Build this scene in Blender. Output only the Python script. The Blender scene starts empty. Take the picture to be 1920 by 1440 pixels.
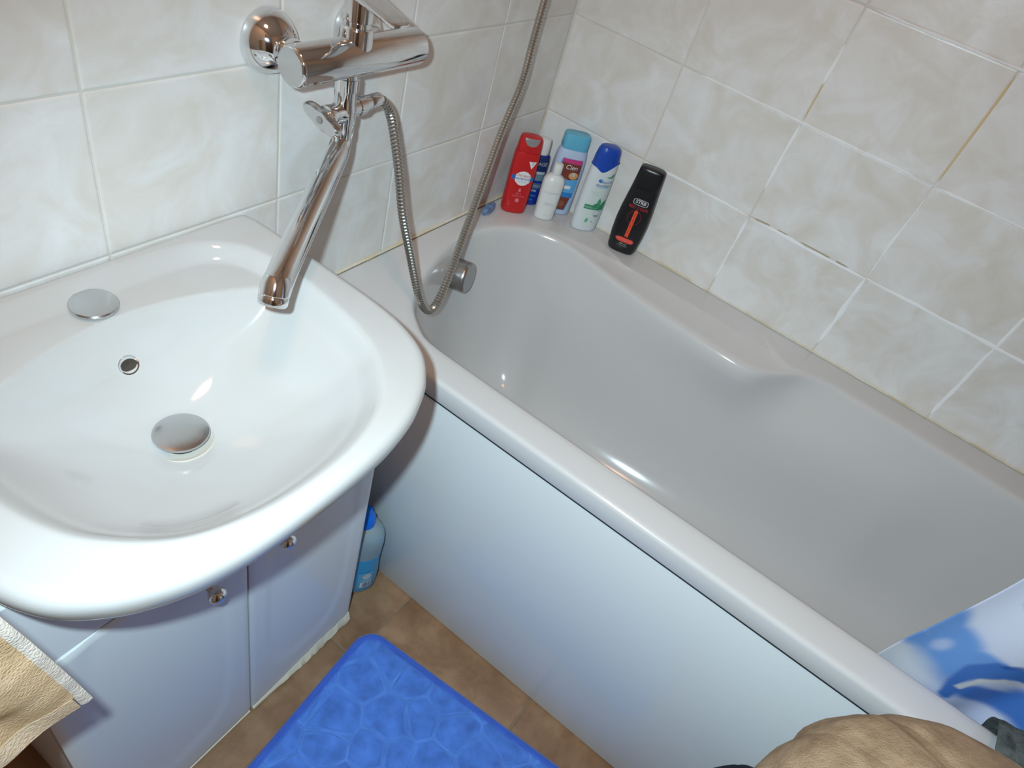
import bpy, bmesh, math, random
import numpy as np
from mathutils import Matrix, Vector, noise

random.seed(7)
PI = math.pi
S = bpy.context.scene
COL = S.collection

# ------------------------------------------------------------------ camera
CAM = Vector((-1.385, -0.697, 1.3730))
AX = ((0.5560992, -0.7926621, 0.2498809),      # right
      (-0.4585692, -0.5433828, -0.7031699),    # down
      (0.6931579, 0.2764451, -0.6656652))      # forward
cd = bpy.data.cameras.new('camera')
cam = bpy.data.objects.new('camera', cd)
COL.objects.link(cam)
cd.sensor_width = 36.0
cd.lens = 1264.17 / 1920 * 36.0
cd.clip_start = 0.02
r, d, f = (Vector(a) for a in AX)
mw = Matrix.Identity(4)
for i in range(3):
    mw[i][0] = r[i]; mw[i][1] = -d[i]; mw[i][2] = -f[i]; mw[i][3] = CAM[i]
cam.matrix_world = mw
S.camera = cam

# ------------------------------------------------------------------ world, lights, exposure
w = bpy.data.worlds.new('world'); S.world = w; w.use_nodes = True
w.node_tree.nodes['Background'].inputs[0].default_value = (0.9, 0.75, 0.6, 1)
w.node_tree.nodes['Background'].inputs[1].default_value = 0.02
S.view_settings.view_transform = 'Standard'
S.view_settings.look = 'None'
S.view_settings.gamma = 1.0
S.view_settings.exposure = 0.0
S.view_settings.use_curve_mapping = False

def light(name, kind, loc, target, energy, color, size, **kw):
    ld = bpy.data.lights.new(name, kind); o = bpy.data.objects.new(name, ld)
    COL.objects.link(o)
    ld.energy = energy; ld.color = color
    if kind == 'AREA':
        ld.shape = kw.get('shape', 'DISK'); ld.size = size
    if kind == 'SPOT':
        ld.shadow_soft_size = size; ld.spot_size = kw['angle']; ld.spot_blend = kw['blend']
    o.location = loc
    o.rotation_euler = (Vector(target) - Vector(loc)).to_track_quat('-Z', 'Y').to_euler()
    return o
# the camera's own flash, up and to the left of the lens, and the warm ceiling lamp
FL = CAM - 0.052 * r - 0.040 * d
light('camera_flash', 'SPOT', FL, CAM + f * 1.2 + 0.10 * r + 0.26 * d, 48.5, (0.70, 0.925, 1.03), 0.011,
      angle=math.radians(128), blend=0.95)
light('ceiling_lamp', 'AREA', (-1.25, -0.55, 2.44), (-1.02, -0.85, 0), 6.5, (1.0, 0.54, 0.30), 0.26)

# ------------------------------------------------------------------ materials
def mat(name, col, rough=0.5, metal=0.0, spec=0.5, coat=0.0, bump=None, **kw):
    m = bpy.data.materials.new(name); m.use_nodes = True
    b = m.node_tree.nodes['Principled BSDF']
    b.inputs['Base Color'].default_value = (*col, 1)
    b.inputs['Roughness'].default_value = rough
    b.inputs['Metallic'].default_value = metal
    b.inputs['Specular IOR Level'].default_value = spec
    b.inputs['Coat Weight'].default_value = coat
    for k, v in kw.items():
        b.inputs[k.replace('_', ' ')].default_value = v
    if bump:
        scale, strength, dist = bump
        nt = m.node_tree
        tc = nt.nodes.new('ShaderNodeNewGeometry')
        n = nt.nodes.new('ShaderNodeTexNoise'); n.inputs['Scale'].default_value = scale
        n.inputs['Detail'].default_value = 4
        bp = nt.nodes.new('ShaderNodeBump'); bp.inputs['Strength'].default_value = strength
        bp.inputs['Distance'].default_value = dist
        nt.links.new(tc.outputs['Position'], n.inputs['Vector'])
        nt.links.new(n.outputs['Fac'], bp.inputs['Height'])
        nt.links.new(bp.outputs['Normal'], b.inputs['Normal'])
    return m

def mottled(name, stops, scale, detail=5, rough=0.4, dist=0.6, bump=None, per_object=True, spec=0.5, scale2=None, coat=0.0):
    """noise driven colour in world space, shifted per object"""
    m = bpy.data.materials.new(name); m.use_nodes = True
    nt = m.node_tree; L = nt.links.new
    b = nt.nodes['Principled BSDF']; b.inputs['Roughness'].default_value = rough
    b.inputs['Specular IOR Level'].default_value = spec
    b.inputs['Coat Weight'].default_value = coat
    g = nt.nodes.new('ShaderNodeNewGeometry')
    vec = g.outputs['Position']
    if per_object:
        oi = nt.nodes.new('ShaderNodeObjectInfo')
        mul = nt.nodes.new('ShaderNodeMath'); mul.operation = 'MULTIPLY'; mul.inputs[1].default_value = 37.0
        L(oi.outputs['Random'], mul.inputs[0])
        add = nt.nodes.new('ShaderNodeVectorMath'); add.operation = 'ADD'
        L(vec, add.inputs[0]); L(mul.outputs[0], add.inputs[1]); vec = add.outputs[0]
    n = nt.nodes.new('ShaderNodeTexNoise')
    n.inputs['Scale'].default_value = scale; n.inputs['Detail'].default_value = detail
    n.inputs['Distortion'].default_value = dist; n.inputs['Roughness'].default_value = 0.6
    L(vec, n.inputs['Vector'])
    cr = nt.nodes.new('ShaderNodeValToRGB')
    els = cr.color_ramp.elements
    els[0].position = stops[0][0]; els[0].color = (*stops[0][1], 1)
    els[1].position = stops[-1][0]; els[1].color = (*stops[-1][1], 1)
    for p, c in stops[1:-1]:
        e = els.new(p); e.color = (*c, 1)
    L(n.outputs['Fac'], cr.inputs['Fac'])
    L(cr.outputs['Color'], b.inputs['Base Color'])
    if bump:
        n2 = nt.nodes.new('ShaderNodeTexNoise'); n2.inputs['Scale'].default_value = bump[0]
        n2.inputs['Detail'].default_value = 4
        L(vec, n2.inputs['Vector'])
        bp = nt.nodes.new('ShaderNodeBump'); bp.inputs['Strength'].default_value = bump[1]
        bp.inputs['Distance'].default_value = bump[2]
        L(n2.outputs['Fac'], bp.inputs['Height']); L(bp.outputs['Normal'], b.inputs['Normal'])
    return m

M = {}
M['tile'] = mottled('marbled_cream_tile', [(0.28, (0.70, 0.65, 0.585)), (0.45, (0.75, 0.715, 0.67)), (0.56, (0.79, 0.77, 0.75)), (0.74, (0.85, 0.845, 0.84))],
                    11.0, 8, rough=0.32, dist=0.9, bump=(30, 0.12, 0.004))
M['grout'] = mottled('stained_grout', [(0.34, (0.66, 0.58, 0.45)), (0.48, (0.69, 0.65, 0.59)), (0.62, (0.74, 0.72, 0.69))], 3.2, 5, rough=0.9,
                     per_object=False, bump=(160, 0.3, 0.001))
M['regrout'] = mat('white_regrout', (0.90, 0.90, 0.91), 0.85, bump=(200, 0.4, 0.001))
M['old_grout'] = mat('brown_old_grout', (0.44, 0.36, 0.26), 0.9)
M['yellow_grout'] = mat('yellowed_grout', (0.70, 0.53, 0.28), 0.8)
M['floor_tile'] = mottled('brown_floor_tile', [(0.32, (0.200, 0.105, 0.052)), (0.5, (0.275, 0.150, 0.078)), (0.68, (0.36, 0.215, 0.12))],
                          14, 8, rough=0.38, dist=0.3, bump=(60, 0.25, 0.002))
M['floor_grout'] = mat('grey_floor_grout', (0.24, 0.185, 0.13), 0.9)
M['paint'] = mat('cream_wall_paint', (0.70, 0.64, 0.55), 0.8)
M['ceiling'] = mat('white_ceiling_paint', (0.80, 0.78, 0.74), 0.9)
M['silicone'] = mottled('yellowed_silicone', [(0.34, (0.68, 0.54, 0.31)), (0.48, (0.76, 0.67, 0.50)), (0.64, (0.80, 0.77, 0.71))], 11, 4, rough=0.5, per_object=False)
M['tub'] = mat('bath_acrylic', (0.645, 0.635, 0.63), 0.16, spec=0.5)
M['panel'] = mat('bath_panel_acrylic', (0.72, 0.76, 0.775), 0.22, spec=0.5)
M['ceramic'] = mottled('white_ceramic', [(0.35, (0.535, 0.52, 0.50)), (0.6, (0.555, 0.55, 0.545))], 4, 3, rough=0.09, dist=0.2, per_object=False, spec=0.5)
M['foil'] = mat('white_foil_front', (0.74, 0.76, 0.775), 0.30)
M['foil_edge'] = mat('cream_swollen_edge', (0.80, 0.73, 0.58), 0.8)
M['carcass'] = mat('white_chipboard', (0.70, 0.69, 0.67), 0.5)
M['chrome'] = mat('polished_chrome', (0.78, 0.79, 0.80), 0.07, 1.0)
M['chrome_worn'] = mat('water_spotted_chrome', (0.62, 0.63, 0.64), 0.22, 1.0, bump=(220, 0.08, 0.0006))
M['satin'] = mat('satin_grey_metal', (0.42, 0.42, 0.42), 0.30, 1.0)
M['hose'] = mat('steel_hose', (0.50, 0.49, 0.46), 0.26, 1.0)
M['dark'] = mat('gap_shade_black', (0.02, 0.02, 0.02), 0.8)  # near-black colour standing in for the shade inside narrow gaps
M['cream_ring'] = mat('cream_seal', (0.56, 0.53, 0.46), 0.4)
M['door'] = mat('brown_door_wood', (0.16, 0.09, 0.05), 0.45)
M['white_enamel'] = mat('white_wicker_plastic', (0.75, 0.75, 0.74), 0.5)

# ------------------------------------------------------------------ helpers
def link(name, bm_or_me, m, parent=None, sharp=35, world=True):
    if isinstance(bm_or_me, bmesh.types.BMesh):
        bm = bm_or_me
        if parent is not None and world:
            root = parent
            off = Vector((0, 0, 0))
            while root is not None:
                off += root.location; root = root.parent
            bmesh.ops.translate(bm, verts=bm.verts, vec=-off)
        me = bpy.data.meshes.new(name); bm.to_mesh(me); bm.free()
        if sharp:
            for p in me.polygons: p.use_smooth = True
            me.set_sharp_from_angle(angle=math.radians(sharp))
    else:
        me = bm_or_me
    if m is not None and not me.materials:
        me.materials.append(m)
    o = bpy.data.objects.new(name, me); COL.objects.link(o)
    if parent is not None: o.parent = parent
    return o

def thing(name, label, cat, loc=(0, 0, 0), rotz=0.0, group=None):
    o = bpy.data.objects.new(name, None); COL.objects.link(o)
    o.location = loc; o.rotation_euler = (0, 0, rotz)
    o.empty_display_size = 0.05
    o['label'] = label; o['category'] = cat
    if group: o['group'] = group
    return o

def tag(o, label, cat, group=None):
    o['label'] = label; o['category'] = cat
    if group: o['group'] = group
    return o

def struct(o):
    o['kind'] = 'structure'; return o

def box(bm, x0, x1, y0, y1, z0, z1, bevel=0.0, seg=2):
    vs = [bm.verts.new((x, y, z)) for x in (x0, x1) for y in (y0, y1) for z in (z0, z1)]
    fs = [(0, 1, 3, 2), (4, 6, 7, 5), (0, 4, 5, 1), (2, 3, 7, 6), (0, 2, 6, 4), (1, 5, 7, 3)]
    faces = [bm.faces.new([vs[i] for i in q]) for q in fs]
    if bevel > 0:
        es = set(e for fc in faces for e in fc.edges)
        bmesh.ops.bevel(bm, geom=list(es), offset=bevel, segments=seg, profile=0.5, affect='EDGES')
    return bm

def loft(bm, rings, closed=True, cap0=False, cap1=False):
    R = [[bm.verts.new(p) for p in ring] for ring in rings]
    n = len(R[0])
    for a, b in zip(R[:-1], R[1:]):
        for i in range(n if closed else n - 1):
            j = (i + 1) % n
            bm.faces.new((a[i], a[j], b[j], b[i]))
    if cap0: bm.faces.new(list(reversed(R[0])))
    if cap1: bm.faces.new(R[-1])
    return R

def frames(pts):
    P = [Vector(p) for p in pts]; n = len(P)
    T = []
    for i in range(n):
        t = (P[min(i + 1, n - 1)] - P[max(i - 1, 0)]).normalized(); T.append(t)
    u = T[0].orthogonal().normalized(); U = [u]
    for i in range(1, n):
        ax = T[i - 1].cross(T[i])
        if ax.length > 1e-8:
            ang = T[i - 1].angle(T[i]); u = Matrix.Rotation(ang, 3, ax.normalized()) @ u
        u = (u - T[i] * u.dot(T[i])).normalized(); U.append(u)
    return P, T, U

def tube(bm, pts, rad, seg=16, caps=True, up=None, flat=1.0):
    """sweep; rad may be a list; up fixes the frame; flat squashes along up"""
    P, T, U = frames(pts)
    rings = []
    for i in range(len(P)):
        ra = rad[i] if isinstance(rad, (list, tuple)) else rad
        if up is not None:
            u = Vector(up); u = (u - T[i] * u.dot(T[i])).normalized()
        else: u = U[i]
        v = T[i].cross(u)
        rings.append([P[i] + u * (math.sin(2 * PI * k / seg) * ra * flat) + v * (math.cos(2 * PI * k / seg) * ra) for k in range(seg)])
    loft(bm, rings, True, caps, caps)
    return bm

def catmull(pts, n=8, closed=False):
    P = [Vector(p) for p in pts]; out = []
    N = len(P)
    rng = range(N if closed else N - 1)
    for i in rng:
        p0 = P[(i - 1) % N] if closed or i > 0 else P[i] * 2 - P[i + 1]
        p1 = P[i]; p2 = P[(i + 1) % N]
        p3 = P[(i + 2) % N] if closed or i + 2 < N else p2 * 2 - p1
        for k in range(n):
            t = k / n
            out.append(0.5 * ((2 * p1) + (p2 - p0) * t + (2 * p0 - 5 * p1 + 4 * p2 - p3) * t * t + (3 * p1 - p0 - 3 * p2 + p3) * t ** 3))
    if not closed: out.append(P[-1])
    return out

def resample(poly, n, closed=True):
    P = [Vector(p) for p in poly]
    Q = P + [P[0]] if closed else P
    L = [0]
    for a, b in zip(Q[:-1], Q[1:]): L.append(L[-1] + (b - a).length)
    out = []; j = 0
    for k in range(n):
        s = L[-1] * k / (n if closed else n - 1)
        while j < len(L) - 2 and L[j + 1] < s: j += 1
        t = (s - L[j]) / max(1e-9, L[j + 1] - L[j])
        out.append(Q[j].lerp(Q[j + 1], min(1, t)))
    return out

def lathe(bm, prof, origin, axis, seg=32, cap0=True, cap1=True):
    """prof: (distance along axis, radius)"""
    a = Vector(axis).normalized(); u = a.orthogonal().normalized(); v = a.cross(u); o = Vector(origin)
    rings = [[o + a * h + (u * math.cos(2 * PI * k / seg) + v * math.sin(2 * PI * k / seg)) * max(rr, 1e-5) for k in range(seg)] for h, rr in prof]
    loft(bm, rings, True, cap0, cap1)
    return bm

def sstep(a, b, x):
    t = min(1.0, max(0.0, (x - a) / (b - a))); return t * t * (3 - 2 * t)

def nz(x, y, z=0.0): return noise.noise(Vector((x, y, z)))

# ------------------------------------------------------------------ the setting
XL, YF, ZC = -1.75, -1.66, 2.45
H1 = 1.0165
TW = 0.2547
G = 0.0026                                       # joint width

def tile_mesh(name, wd, ht, axis, dep=0.0022, ch=0.0030):
    """flat tile with a chamfered edge; local origin at its centre; axis 'y' faces -y, 'x' faces -x, 'z' faces up"""
    bm = bmesh.new()
    def ring(inset, out):
        a, b = wd / 2 - inset, ht / 2 - inset
        res = []
        for u, v in ((-a, -b), (a, -b), (a, b), (-a, b)):
            res.append({'y': (u, -out, v), 'x': (-out, -u, v), 'z': (u, v, out)}[axis])
        return res
    loft(bm, [ring(0, -dep), ring(0, -0.0010), ring(ch * 0.4, -0.00025), ring(ch, 0)], True, False, True)
    me = bpy.data.meshes.new(name); bm.to_mesh(me); bm.free()
    return me

def tiled(parent, axis, us, vs, place, material, jitter):
    cache = {}
    for u0, u1 in zip(us[:-1], us[1:]):
        for v0, v1 in zip(vs[:-1], vs[1:]):
            key = (round(u1 - u0, 4), round(v1 - v0, 4))
            if key not in cache:
                cache[key] = tile_mesh('tile', u1 - u0 - G, v1 - v0 - G, axis); cache[key].materials.append(material)
            o = bpy.data.objects.new('tile', cache[key]); COL.objects.link(o)
            o.parent = parent
            o.location = place((u0 + u1) / 2, (v0 + v1) / 2)
            a = random.uniform(-1, 1) * jitter; b = random.uniform(-1, 1) * jitter
            o.rotation_euler = {'y': (a, 0, b), 'x': (0, a, b), 'z': (a, b, 0)}[axis]

zs = [0.0165 + 0.2 * k for k in range(12)] + [2.4165]
wb = struct(link('wall_back', box(bmesh.new(), XL - 0.1, 0.1, 0.0014, 0.12, -0.1, ZC), M['grout'], sharp=0))
us = [XL] + [-0.2534 - TW * k for k in range(5, -1, -1)] + [-0.0015]
us = sorted(us)
tiled(wb, 'y', us, zs, lambda u, v: (u, 0, v), M['tile'], 0.0016)
wr = struct(link('wall_right', box(bmesh.new(), 0.0014, 0.12, YF - 0.1, 0.0014, -0.1, ZC), M['grout'], sharp=0))
vs_ = [0.0015] + [0.2592 + TW * k for k in range(6)] + [-YF]
tiled(wr, 'x', vs_, zs, lambda u, v: (0, -u, v), M['tile'], 0.0016)
wl = struct(link('wall_left', box(bmesh.new(), XL - 0.1, XL, YF - 0.1, 0.0014, -0.1, ZC), M['paint'], sharp=0))
wf = struct(link('wall_front', box(bmesh.new(), XL, 0.0014, YF - 0.1, YF, -0.1, ZC), M['paint'], sharp=0))
struct(link('ceiling', box(bmesh.new(), XL - 0.1, 0.12, YF - 0.1, 0.12, ZC, ZC + 0.1), M['ceiling'], sharp=0))
fl = struct(link('floor', box(bmesh.new(), XL - 0.1, 0.12, YF - 0.1, 0.12, -0.1, -0.0014), M['floor_grout'], sharp=0))
fx = [XL, -1.538, -1.206, -0.874, -0.542, -0.21, 0.0]
fy = [YF, -1.356, -1.026, -0.696, -0.366, -0.036, 0.0]
tiled(fl, 'z', fx, fy, lambda u, v: (u, v, 0), M['floor_tile'], 0.0)
# a plain brown door in the wall behind the camera
dr = struct(link('door_1', box(bmesh.new(), XL + 0.001, XL + 0.035, -1.62, -0.85, 0.003, 1.97, 0.004), M['door']))

# smeared white regrouting and stained joints on the right wall (raised, uneven strips)
def smear(name, parent, a, b, wid, m, seed, thick=0.0012, plane='x', lo=0.35):
    """uneven strip of grout between two points (u, z) on a wall"""
    bm = bmesh.new(); n = max(6, int(math.dist(a, b) / 0.008))
    du, dz = b[0] - a[0], b[1] - a[1]; L = math.hypot(du, dz); nu, nv = -dz / L, du / L
    rings = []
    for i in range(n + 1):
        t = i / n
        e = min(1, 6 * t + 0.25, 6 * (1 - t) + 0.25)
        off = 0.0016 * nz(seed, t * L * 14)
        ww = wid * e * (lo + 0.65 * abs(nz(seed + 5.3, t * L * 18)) * 1.6 + 0.2)
        u, z = a[0] + du * t + nu * off, a[1] + dz * t + nv * off
        ring = []
        for s, h in ((-1, -0.0012), (-0.75, thick * 0.6), (0, thick), (0.75, thick * 0.6), (1, -0.0012)):
            uu, zz = u + nu * ww * s * 0.5, z + nv * ww * s * 0.5
            ring.append((-h, -uu, zz) if plane == 'x' else (uu, -h, zz))
        rings.append(ring)
    loft(bm, rings, closed=False)
    bmesh.ops.recalc_face_normals(bm, faces=bm.faces)
    return link(name, bm, m, parent, sharp=0)
V = [0.0015 + 0] + [0.2592 + TW * k for k in range(6)]
H0, H2, H3 = H1 + 0.2, H1 - 0.2, H1 - 0.4
sm = [((V[1] + 0.03, H1), (V[3], H1), 0.006), ((V[3], H1), (V[4], H1), 0.0055), ((V[2], H0), (V[4] , H0), 0.006),
      ((V[1] + 0.04, H2), (V[2], H2), 0.006), ((V[2] + 0.02, H2 - .002), (V[3], H2 - .002), 0.009), ((V[3], H2), (V[5], H2), 0.010),
      ((V[2], H1), (V[2], H2 + 0.06), 0.009), ((V[2], H1 + 0.07), (V[2], H1 + 0.14), 0.008), ((V[2], H2), (V[2], H3 + 0.04), 0.007),
      ((V[3], H2), (V[3], H3 + 0.03), 0.011), ((V[4], H2), (V[4], H3 + 0.02), 0.011), ((V[4], H2 + 0.12), (V[4], H2), 0.009), ((V[3], H1 - .02), (V[3], H2), 0.005)]
for k, (a, b, wd) in enumerate(sm):
    smear('grout_smear', wr, a, b, wd, M['regrout'], 3.1 * k + 1)
for k, (a, b, wd) in enumerate([((V[3], H1 + 0.01), (V[3], H0 - 0.01), 0.0045), ((V[2] , H1 + 0.01), (V[2], H1 + 0.08), 0.003)]):
    smear('yellow_joint', wr, a, b, wd, M['yellow_grout'], 2.2 * k + 40, 0.0006)
for k, (a, b) in enumerate([((V[2] + 0.012, H2 + .002), (V[2] + 0.045, H2 + .003)), ((V[2] + 0.062, H2 + .003), (V[2] + 0.085, H2 + .003)),
                            ((V[2] + 0.115, H2 + .003), (V[2] + 0.178, H2 + .003)), ((V[2] + 0.19, H2 + .003), (V[2] + 0.215, H2 + .003))]):
    smear('cracked_joint', wr, a, b, 0.0032, M['old_grout'], 7.7 * k + 60, 0.0014)

# ------------------------------------------------------------------ bathtub
ZR = 0.6256
TX0, TX1, TY0, TY1 = -0.70, -0.0022, -1.652, -0.0022
TC = Vector((-0.365, -0.80, 0))
inner_px = [(-0.637, -0.30), (-0.634, -0.226), (-0.618, -0.19), (-0.581, -0.145), (-0.52, -0.108), (-0.402, -0.067), (-0.316, -0.055), (-0.235, -0.072),
            (-0.172, -0.112), (-0.140, -0.165), (-0.128, -0.229), (-0.146, -0.34), (-0.161, -0.454), (-0.171, -0.574), (-0.174, -0.64),
            (-0.166, -0.694), (-0.128, -0.742), (-0.094, -0.782), (-0.080, -0.833), (-0.079, -0.902), (-0.083, -1.05), (-0.088, -1.2),
            (-0.095, -1.40), (-0.125, -1.50), (-0.19, -1.565), (-0.30, -1.59), (-0.42, -1.59), (-0.53, -1.565), (-0.60, -1.50), (-0.63, -1.40),
            (-0.634, -1.2), (-0.635, -1.0), (-0.636, -0.7), (-0.637, -0.5)]
NT = 220
inn = resample([(p.x, p.y, 0) for p in catmull([(x, y, 0) for x, y in inner_px], 8, True)], NT)
def outer_for(P, inset, rad):
    """ray from the tub centre through P to a rounded rectangle"""
    x0, x1, y0, y1 = TX0 + inset, TX1 - inset, TY0 + inset, TY1 - inset
    cx = min(max(P.x, x0 + rad), x1 - rad)
    # distribute along the rectangle by nearest projection in stretched coordinates
    dx, dy = P.x - (-0.365), P.y - (-0.83)
    hx, hy = 0.275, 0.77
    a, b = dx / hx, dy / hy
    m = (abs(a) ** 6 + abs(b) ** 6) ** (1 / 6)
    a, b = a / m, b / m
    # superellipse direction -> rectangle
    k = 1 / max(abs(a), abs(b)); a, b = a * k, b * k
    x = (x0 + x1) / 2 + a * (x1 - x0) / 2; y = (y0 + y1) / 2 + b * (y1 - y0) / 2
    # round the corners
    qx = min(max(x, x0 + rad), x1 - rad); qy = min(max(y, y0 + rad), y1 - rad)
    vx, vy = x - qx, y - qy
    if abs(vx) > 1e-9 and abs(vy) > 1e-9:
        L = math.hypot(vx, vy); x, y = qx + vx / L * rad, qy + vy / L * rad
    return x, y
def shrink(P, dist):
    qy = min(max(P.y, -1.27), -0.36); Q = Vector((-0.37, qy, 0))
    v = Q - P; L = v.length
    t = min(1.0, dist / L)
    return P + v * t
def ledge(P):
    """how much of the arm-rest dip applies at this point of the inner edge"""
    if P.x < -0.25: return 0.0
    return sstep(-0.10, -0.36, P.y) * sstep(-0.80, -0.70, P.y)
rings = []
for inset, z in ((0.0006, 0.5855), (0.0, 0.5870), (0.0, ZR - 0.008), (0.0010, ZR - 0.0045), (0.0030, ZR - 0.0018), (0.0065, ZR - 0.0004), (0.011, ZR)):
    rr = []
    for P in inn:
        x, y = outer_for(P, inset, 0.018); rr.append((x, y, z))
    rings.append(rr)
def rimpoint(P, off):
    """point of the deck ring, outside the inner edge (arm-rest strip is left between)"""
    Q = shrink(P, -off)
    if P.x > -0.25:
        lx = -0.083 if P.y < -0.25 else P.x
        k = ledge(P)
        Q = Vector((Q.x + (max(Q.x, -0.088) - Q.x) * k, Q.y, 0))
    return Q
for off, dz in ((0.016, 0.0), (0.010, -0.0003)):
    rr = []
    for P in inn:
        Q = rimpoint(P, off); rr.append((Q.x, Q.y, ZR + dz))
    rings.append(rr)
# arm-rest strip: dips a little, then its own rounded edge
for fr, dz in ((0.25, -0.0045), (0.55, -0.0075), (0.8, -0.009)):
    rr = []
    for P in inn:
        A = rimpoint(P, 0.008); B = shrink(P, -0.003); k = ledge(P)
        Q = A.lerp(B, fr); rr.append((Q.x, Q.y, ZR - 0.0006 - fr * 0.0008 + dz * k))
    rings.append(rr)
prof = [(0.0, -0.0026), (0.0030, -0.0060), (0.0052, -0.0115), (0.0075, -0.020), (0.0115, -0.045), (0.018, -0.09), (0.026, -0.15), (0.035, -0.21), (0.046, -0.27), (0.060, -0.32),
        (0.078, -0.355), (0.100, -0.380), (0.125, -0.395), (0.155, -0.4025), (0.180, -0.4055), (0.205, -0.407)]
for dist, dz in prof:
    rr = []
    for P in inn:
        k = ledge(P)
        # the head end (far from the taps) slopes more
        sl = 1.0 + 0.9 * sstep(-1.25, -1.6, P.y)
        Q = shrink(P, dist * sl)
        if P.x > -0.30 and -1.2 < P.y < -0.10:      # below the rim the side wall runs straight past the arm-rest
            dpt = sstep(0.012, 0.13, -dz)
            xs = -0.150 + 0.052 * sstep(-0.45, -1.15, P.y)
            xs = Q.x + (xs - (P.x - Q.x) - Q.x) * dpt * sstep(-0.10, -0.30, P.y) * sstep(-1.2, -1.05, P.y)
            Q = Vector((xs, Q.y, 0))
        rr.append((Q.x, Q.y, ZR + dz - 0.0085 * k * (1 - sstep(0.0, 0.30, -dz))))
    rings.append(rr)
bt = thing('bathtub', 'cream white acrylic bathtub with chrome overflow knob built into the tiled corner', 'bathtub', (-0.35, -0.82, 0))
bm = bmesh.new(); R = loft(bm, rings)
bm.faces.new(R[-1])
bmesh.ops.recalc_face_normals(bm, faces=bm.faces)
link('shell', bm, M['tub'], bt, sharp=60)
bm = box(bmesh.new(), -0.6975, -0.684, -1.652, -0.004, 0.003, 0.5815, 0.0010)
o = link('front_panel', bm, M['panel'], bt); o['label'] = 'smooth pale blue-white front panel'
link('gap_shade_strip', box(bmesh.new(), -0.6990, -0.676, -1.65, -0.006, 0.5818, 0.5852), M['dark'], bt, sharp=0)  # solid strip closing the slot under the rim, slot shade put into its colour
# overflow knob on the tap end, axis tilted up out of the sloping wall
ko = Vector((-0.352, -0.068, 0.553)); ka = Vector((0.20, -0.96, 0.10)).normalized()
bm = bmesh.new()
lathe(bm, [(-0.008, 0.024), (0.006, 0.0245), (0.007, 0.0322), (0.0095, 0.0338), (0.036, 0.0338), (0.0405, 0.0326), (0.0428, 0.0300), (0.0436, 0.0)], ko, ka, 48)
o = link('overflow_knob', bm, M['satin'], bt); o['label'] = 'round satin grey overflow knob'

# silicone beads along the walls
def bead(name, pts, rad, m, seed):
    bm = bmesh.new(); P = resample(pts, max(8, int(sum((Vector(b) - Vector(a)).length for a, b in zip(pts[:-1], pts[1:])) / 0.012)), False)
    rads = [rad * (0.85 + 0.5 * abs(nz(seed, i * 0.31))) for i in range(len(P))]
    tube(bm, P, rads, 8)
    return struct(link(name, bm, m, sharp=0))
bead('trim_1', [(-0.0022, -0.004, ZR + 0.0005), (-0.0022, -1.65, ZR + 0.0003)], 0.0022, M['silicone'], 2.0)
bead('trim_2', [(-0.003, -0.0022, ZR + 0.0005), (-0.698, -0.0022, ZR + 0.0003)], 0.0032, M['silicone'], 9.0)

# ------------------------------------------------------------------ washbasin
SX, SZ = -1.076, 0.8195
half = [(0.0, -0.004), (0.12, -0.004), (0.236, -0.004), (0.252, -0.012), (0.256, -0.04), (0.2575, -0.11), (0.2580, -0.19), (0.2575, -0.245), (0.251, -0.304), (0.232, -0.354),
        (0.202, -0.386), (0.170, -0.406), (0.131, -0.421), (0.077, -0.4305), (0.0, -0.4335)]
full = half + [(-x, y) for x, y in reversed(half[1:-1])]
NS = 300
out_s = resample([(p.x, p.y, 0) for p in catmull([(x, y, 0) for x, y in full], 8, True)], NS)
halfI = [(0.0, -0.032), (0.11, -0.034), (0.158, -0.046), (0.188, -0.075), (0.199, -0.115), (0.201, -0.175), (0.196, -0.235), (0.186, -0.285), (0.166, -0.328),
         (0.122, -0.373), (0.062, -0.396), (0.0, -0.402)]
fullI = halfI + [(-x, y) for x, y in reversed(halfI[1:-1])]
inI = np.array([(p.x, p.y) for p in resample([(p.x, p.y, 0) for p in catmull([(x, y, 0) for x, y in fullI], 8, True)], 400)])
outA = np.array([(p.x, p.y) for p in out_s])
def inside(poly, x, y):
    a = poly; b = np.roll(poly, -1, 0)
    c = ((a[:, 1] > y) != (b[:, 1] > y)) & (x < (b[:, 0] - a[:, 0]) * (y - a[:, 1]) / (b[:, 1] - a[:, 1] + 1e-12) + a[:, 0])
    return c.sum() % 2 == 1
def sdist(poly, x, y):
    a = poly; ab = np.roll(poly, -1, 0) - a; ap = np.array([x, y]) - a
    t = np.clip((ap * ab).sum(1) / ((ab * ab).sum(1) + 1e-12), 0, 1)
    dd = np.sqrt((((ap - ab * t[:, None])) ** 2).sum(1)).min()
    return dd if inside(poly, x, y) else -dd
DR = (0.0, -0.197)
def basin_h(x, y):
    s = sdist(inI, x, y)
    z = SZ - 0.018 * sstep(-0.012, 0.016, s)
    ys = -0.083 - 1.7 * x * x
    q = ys - y; db = 0.084 * (1 - math.exp(-max(0, q) / 0.044)) * sstep(-0.001, 0.006, q)
    q2 = 0.008 * math.log1p(math.exp(min(40.0, (s - 0.014) / 0.008))); ds = 0.040 * (1 - math.exp(-q2 / 0.030)) + 0.050 * (1 - math.exp(-q2 / 0.10))
    k = 0.008
    hmin = -k * math.log(math.exp(-db / k) + math.exp(-ds / k)) + 0.0 if (db > 0 and ds > 0) else 0.0
    hmin = max(0.0, hmin)
    rr = math.hypot(x - DR[0], (y - DR[1]) * 1.0)
    z -= hmin + 0.038 * (1 - sstep(0.0, 0.17, rr)) * (1 if ys > y else 0.0) * sstep(0, 0.03, ys - y)
    return z
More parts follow.
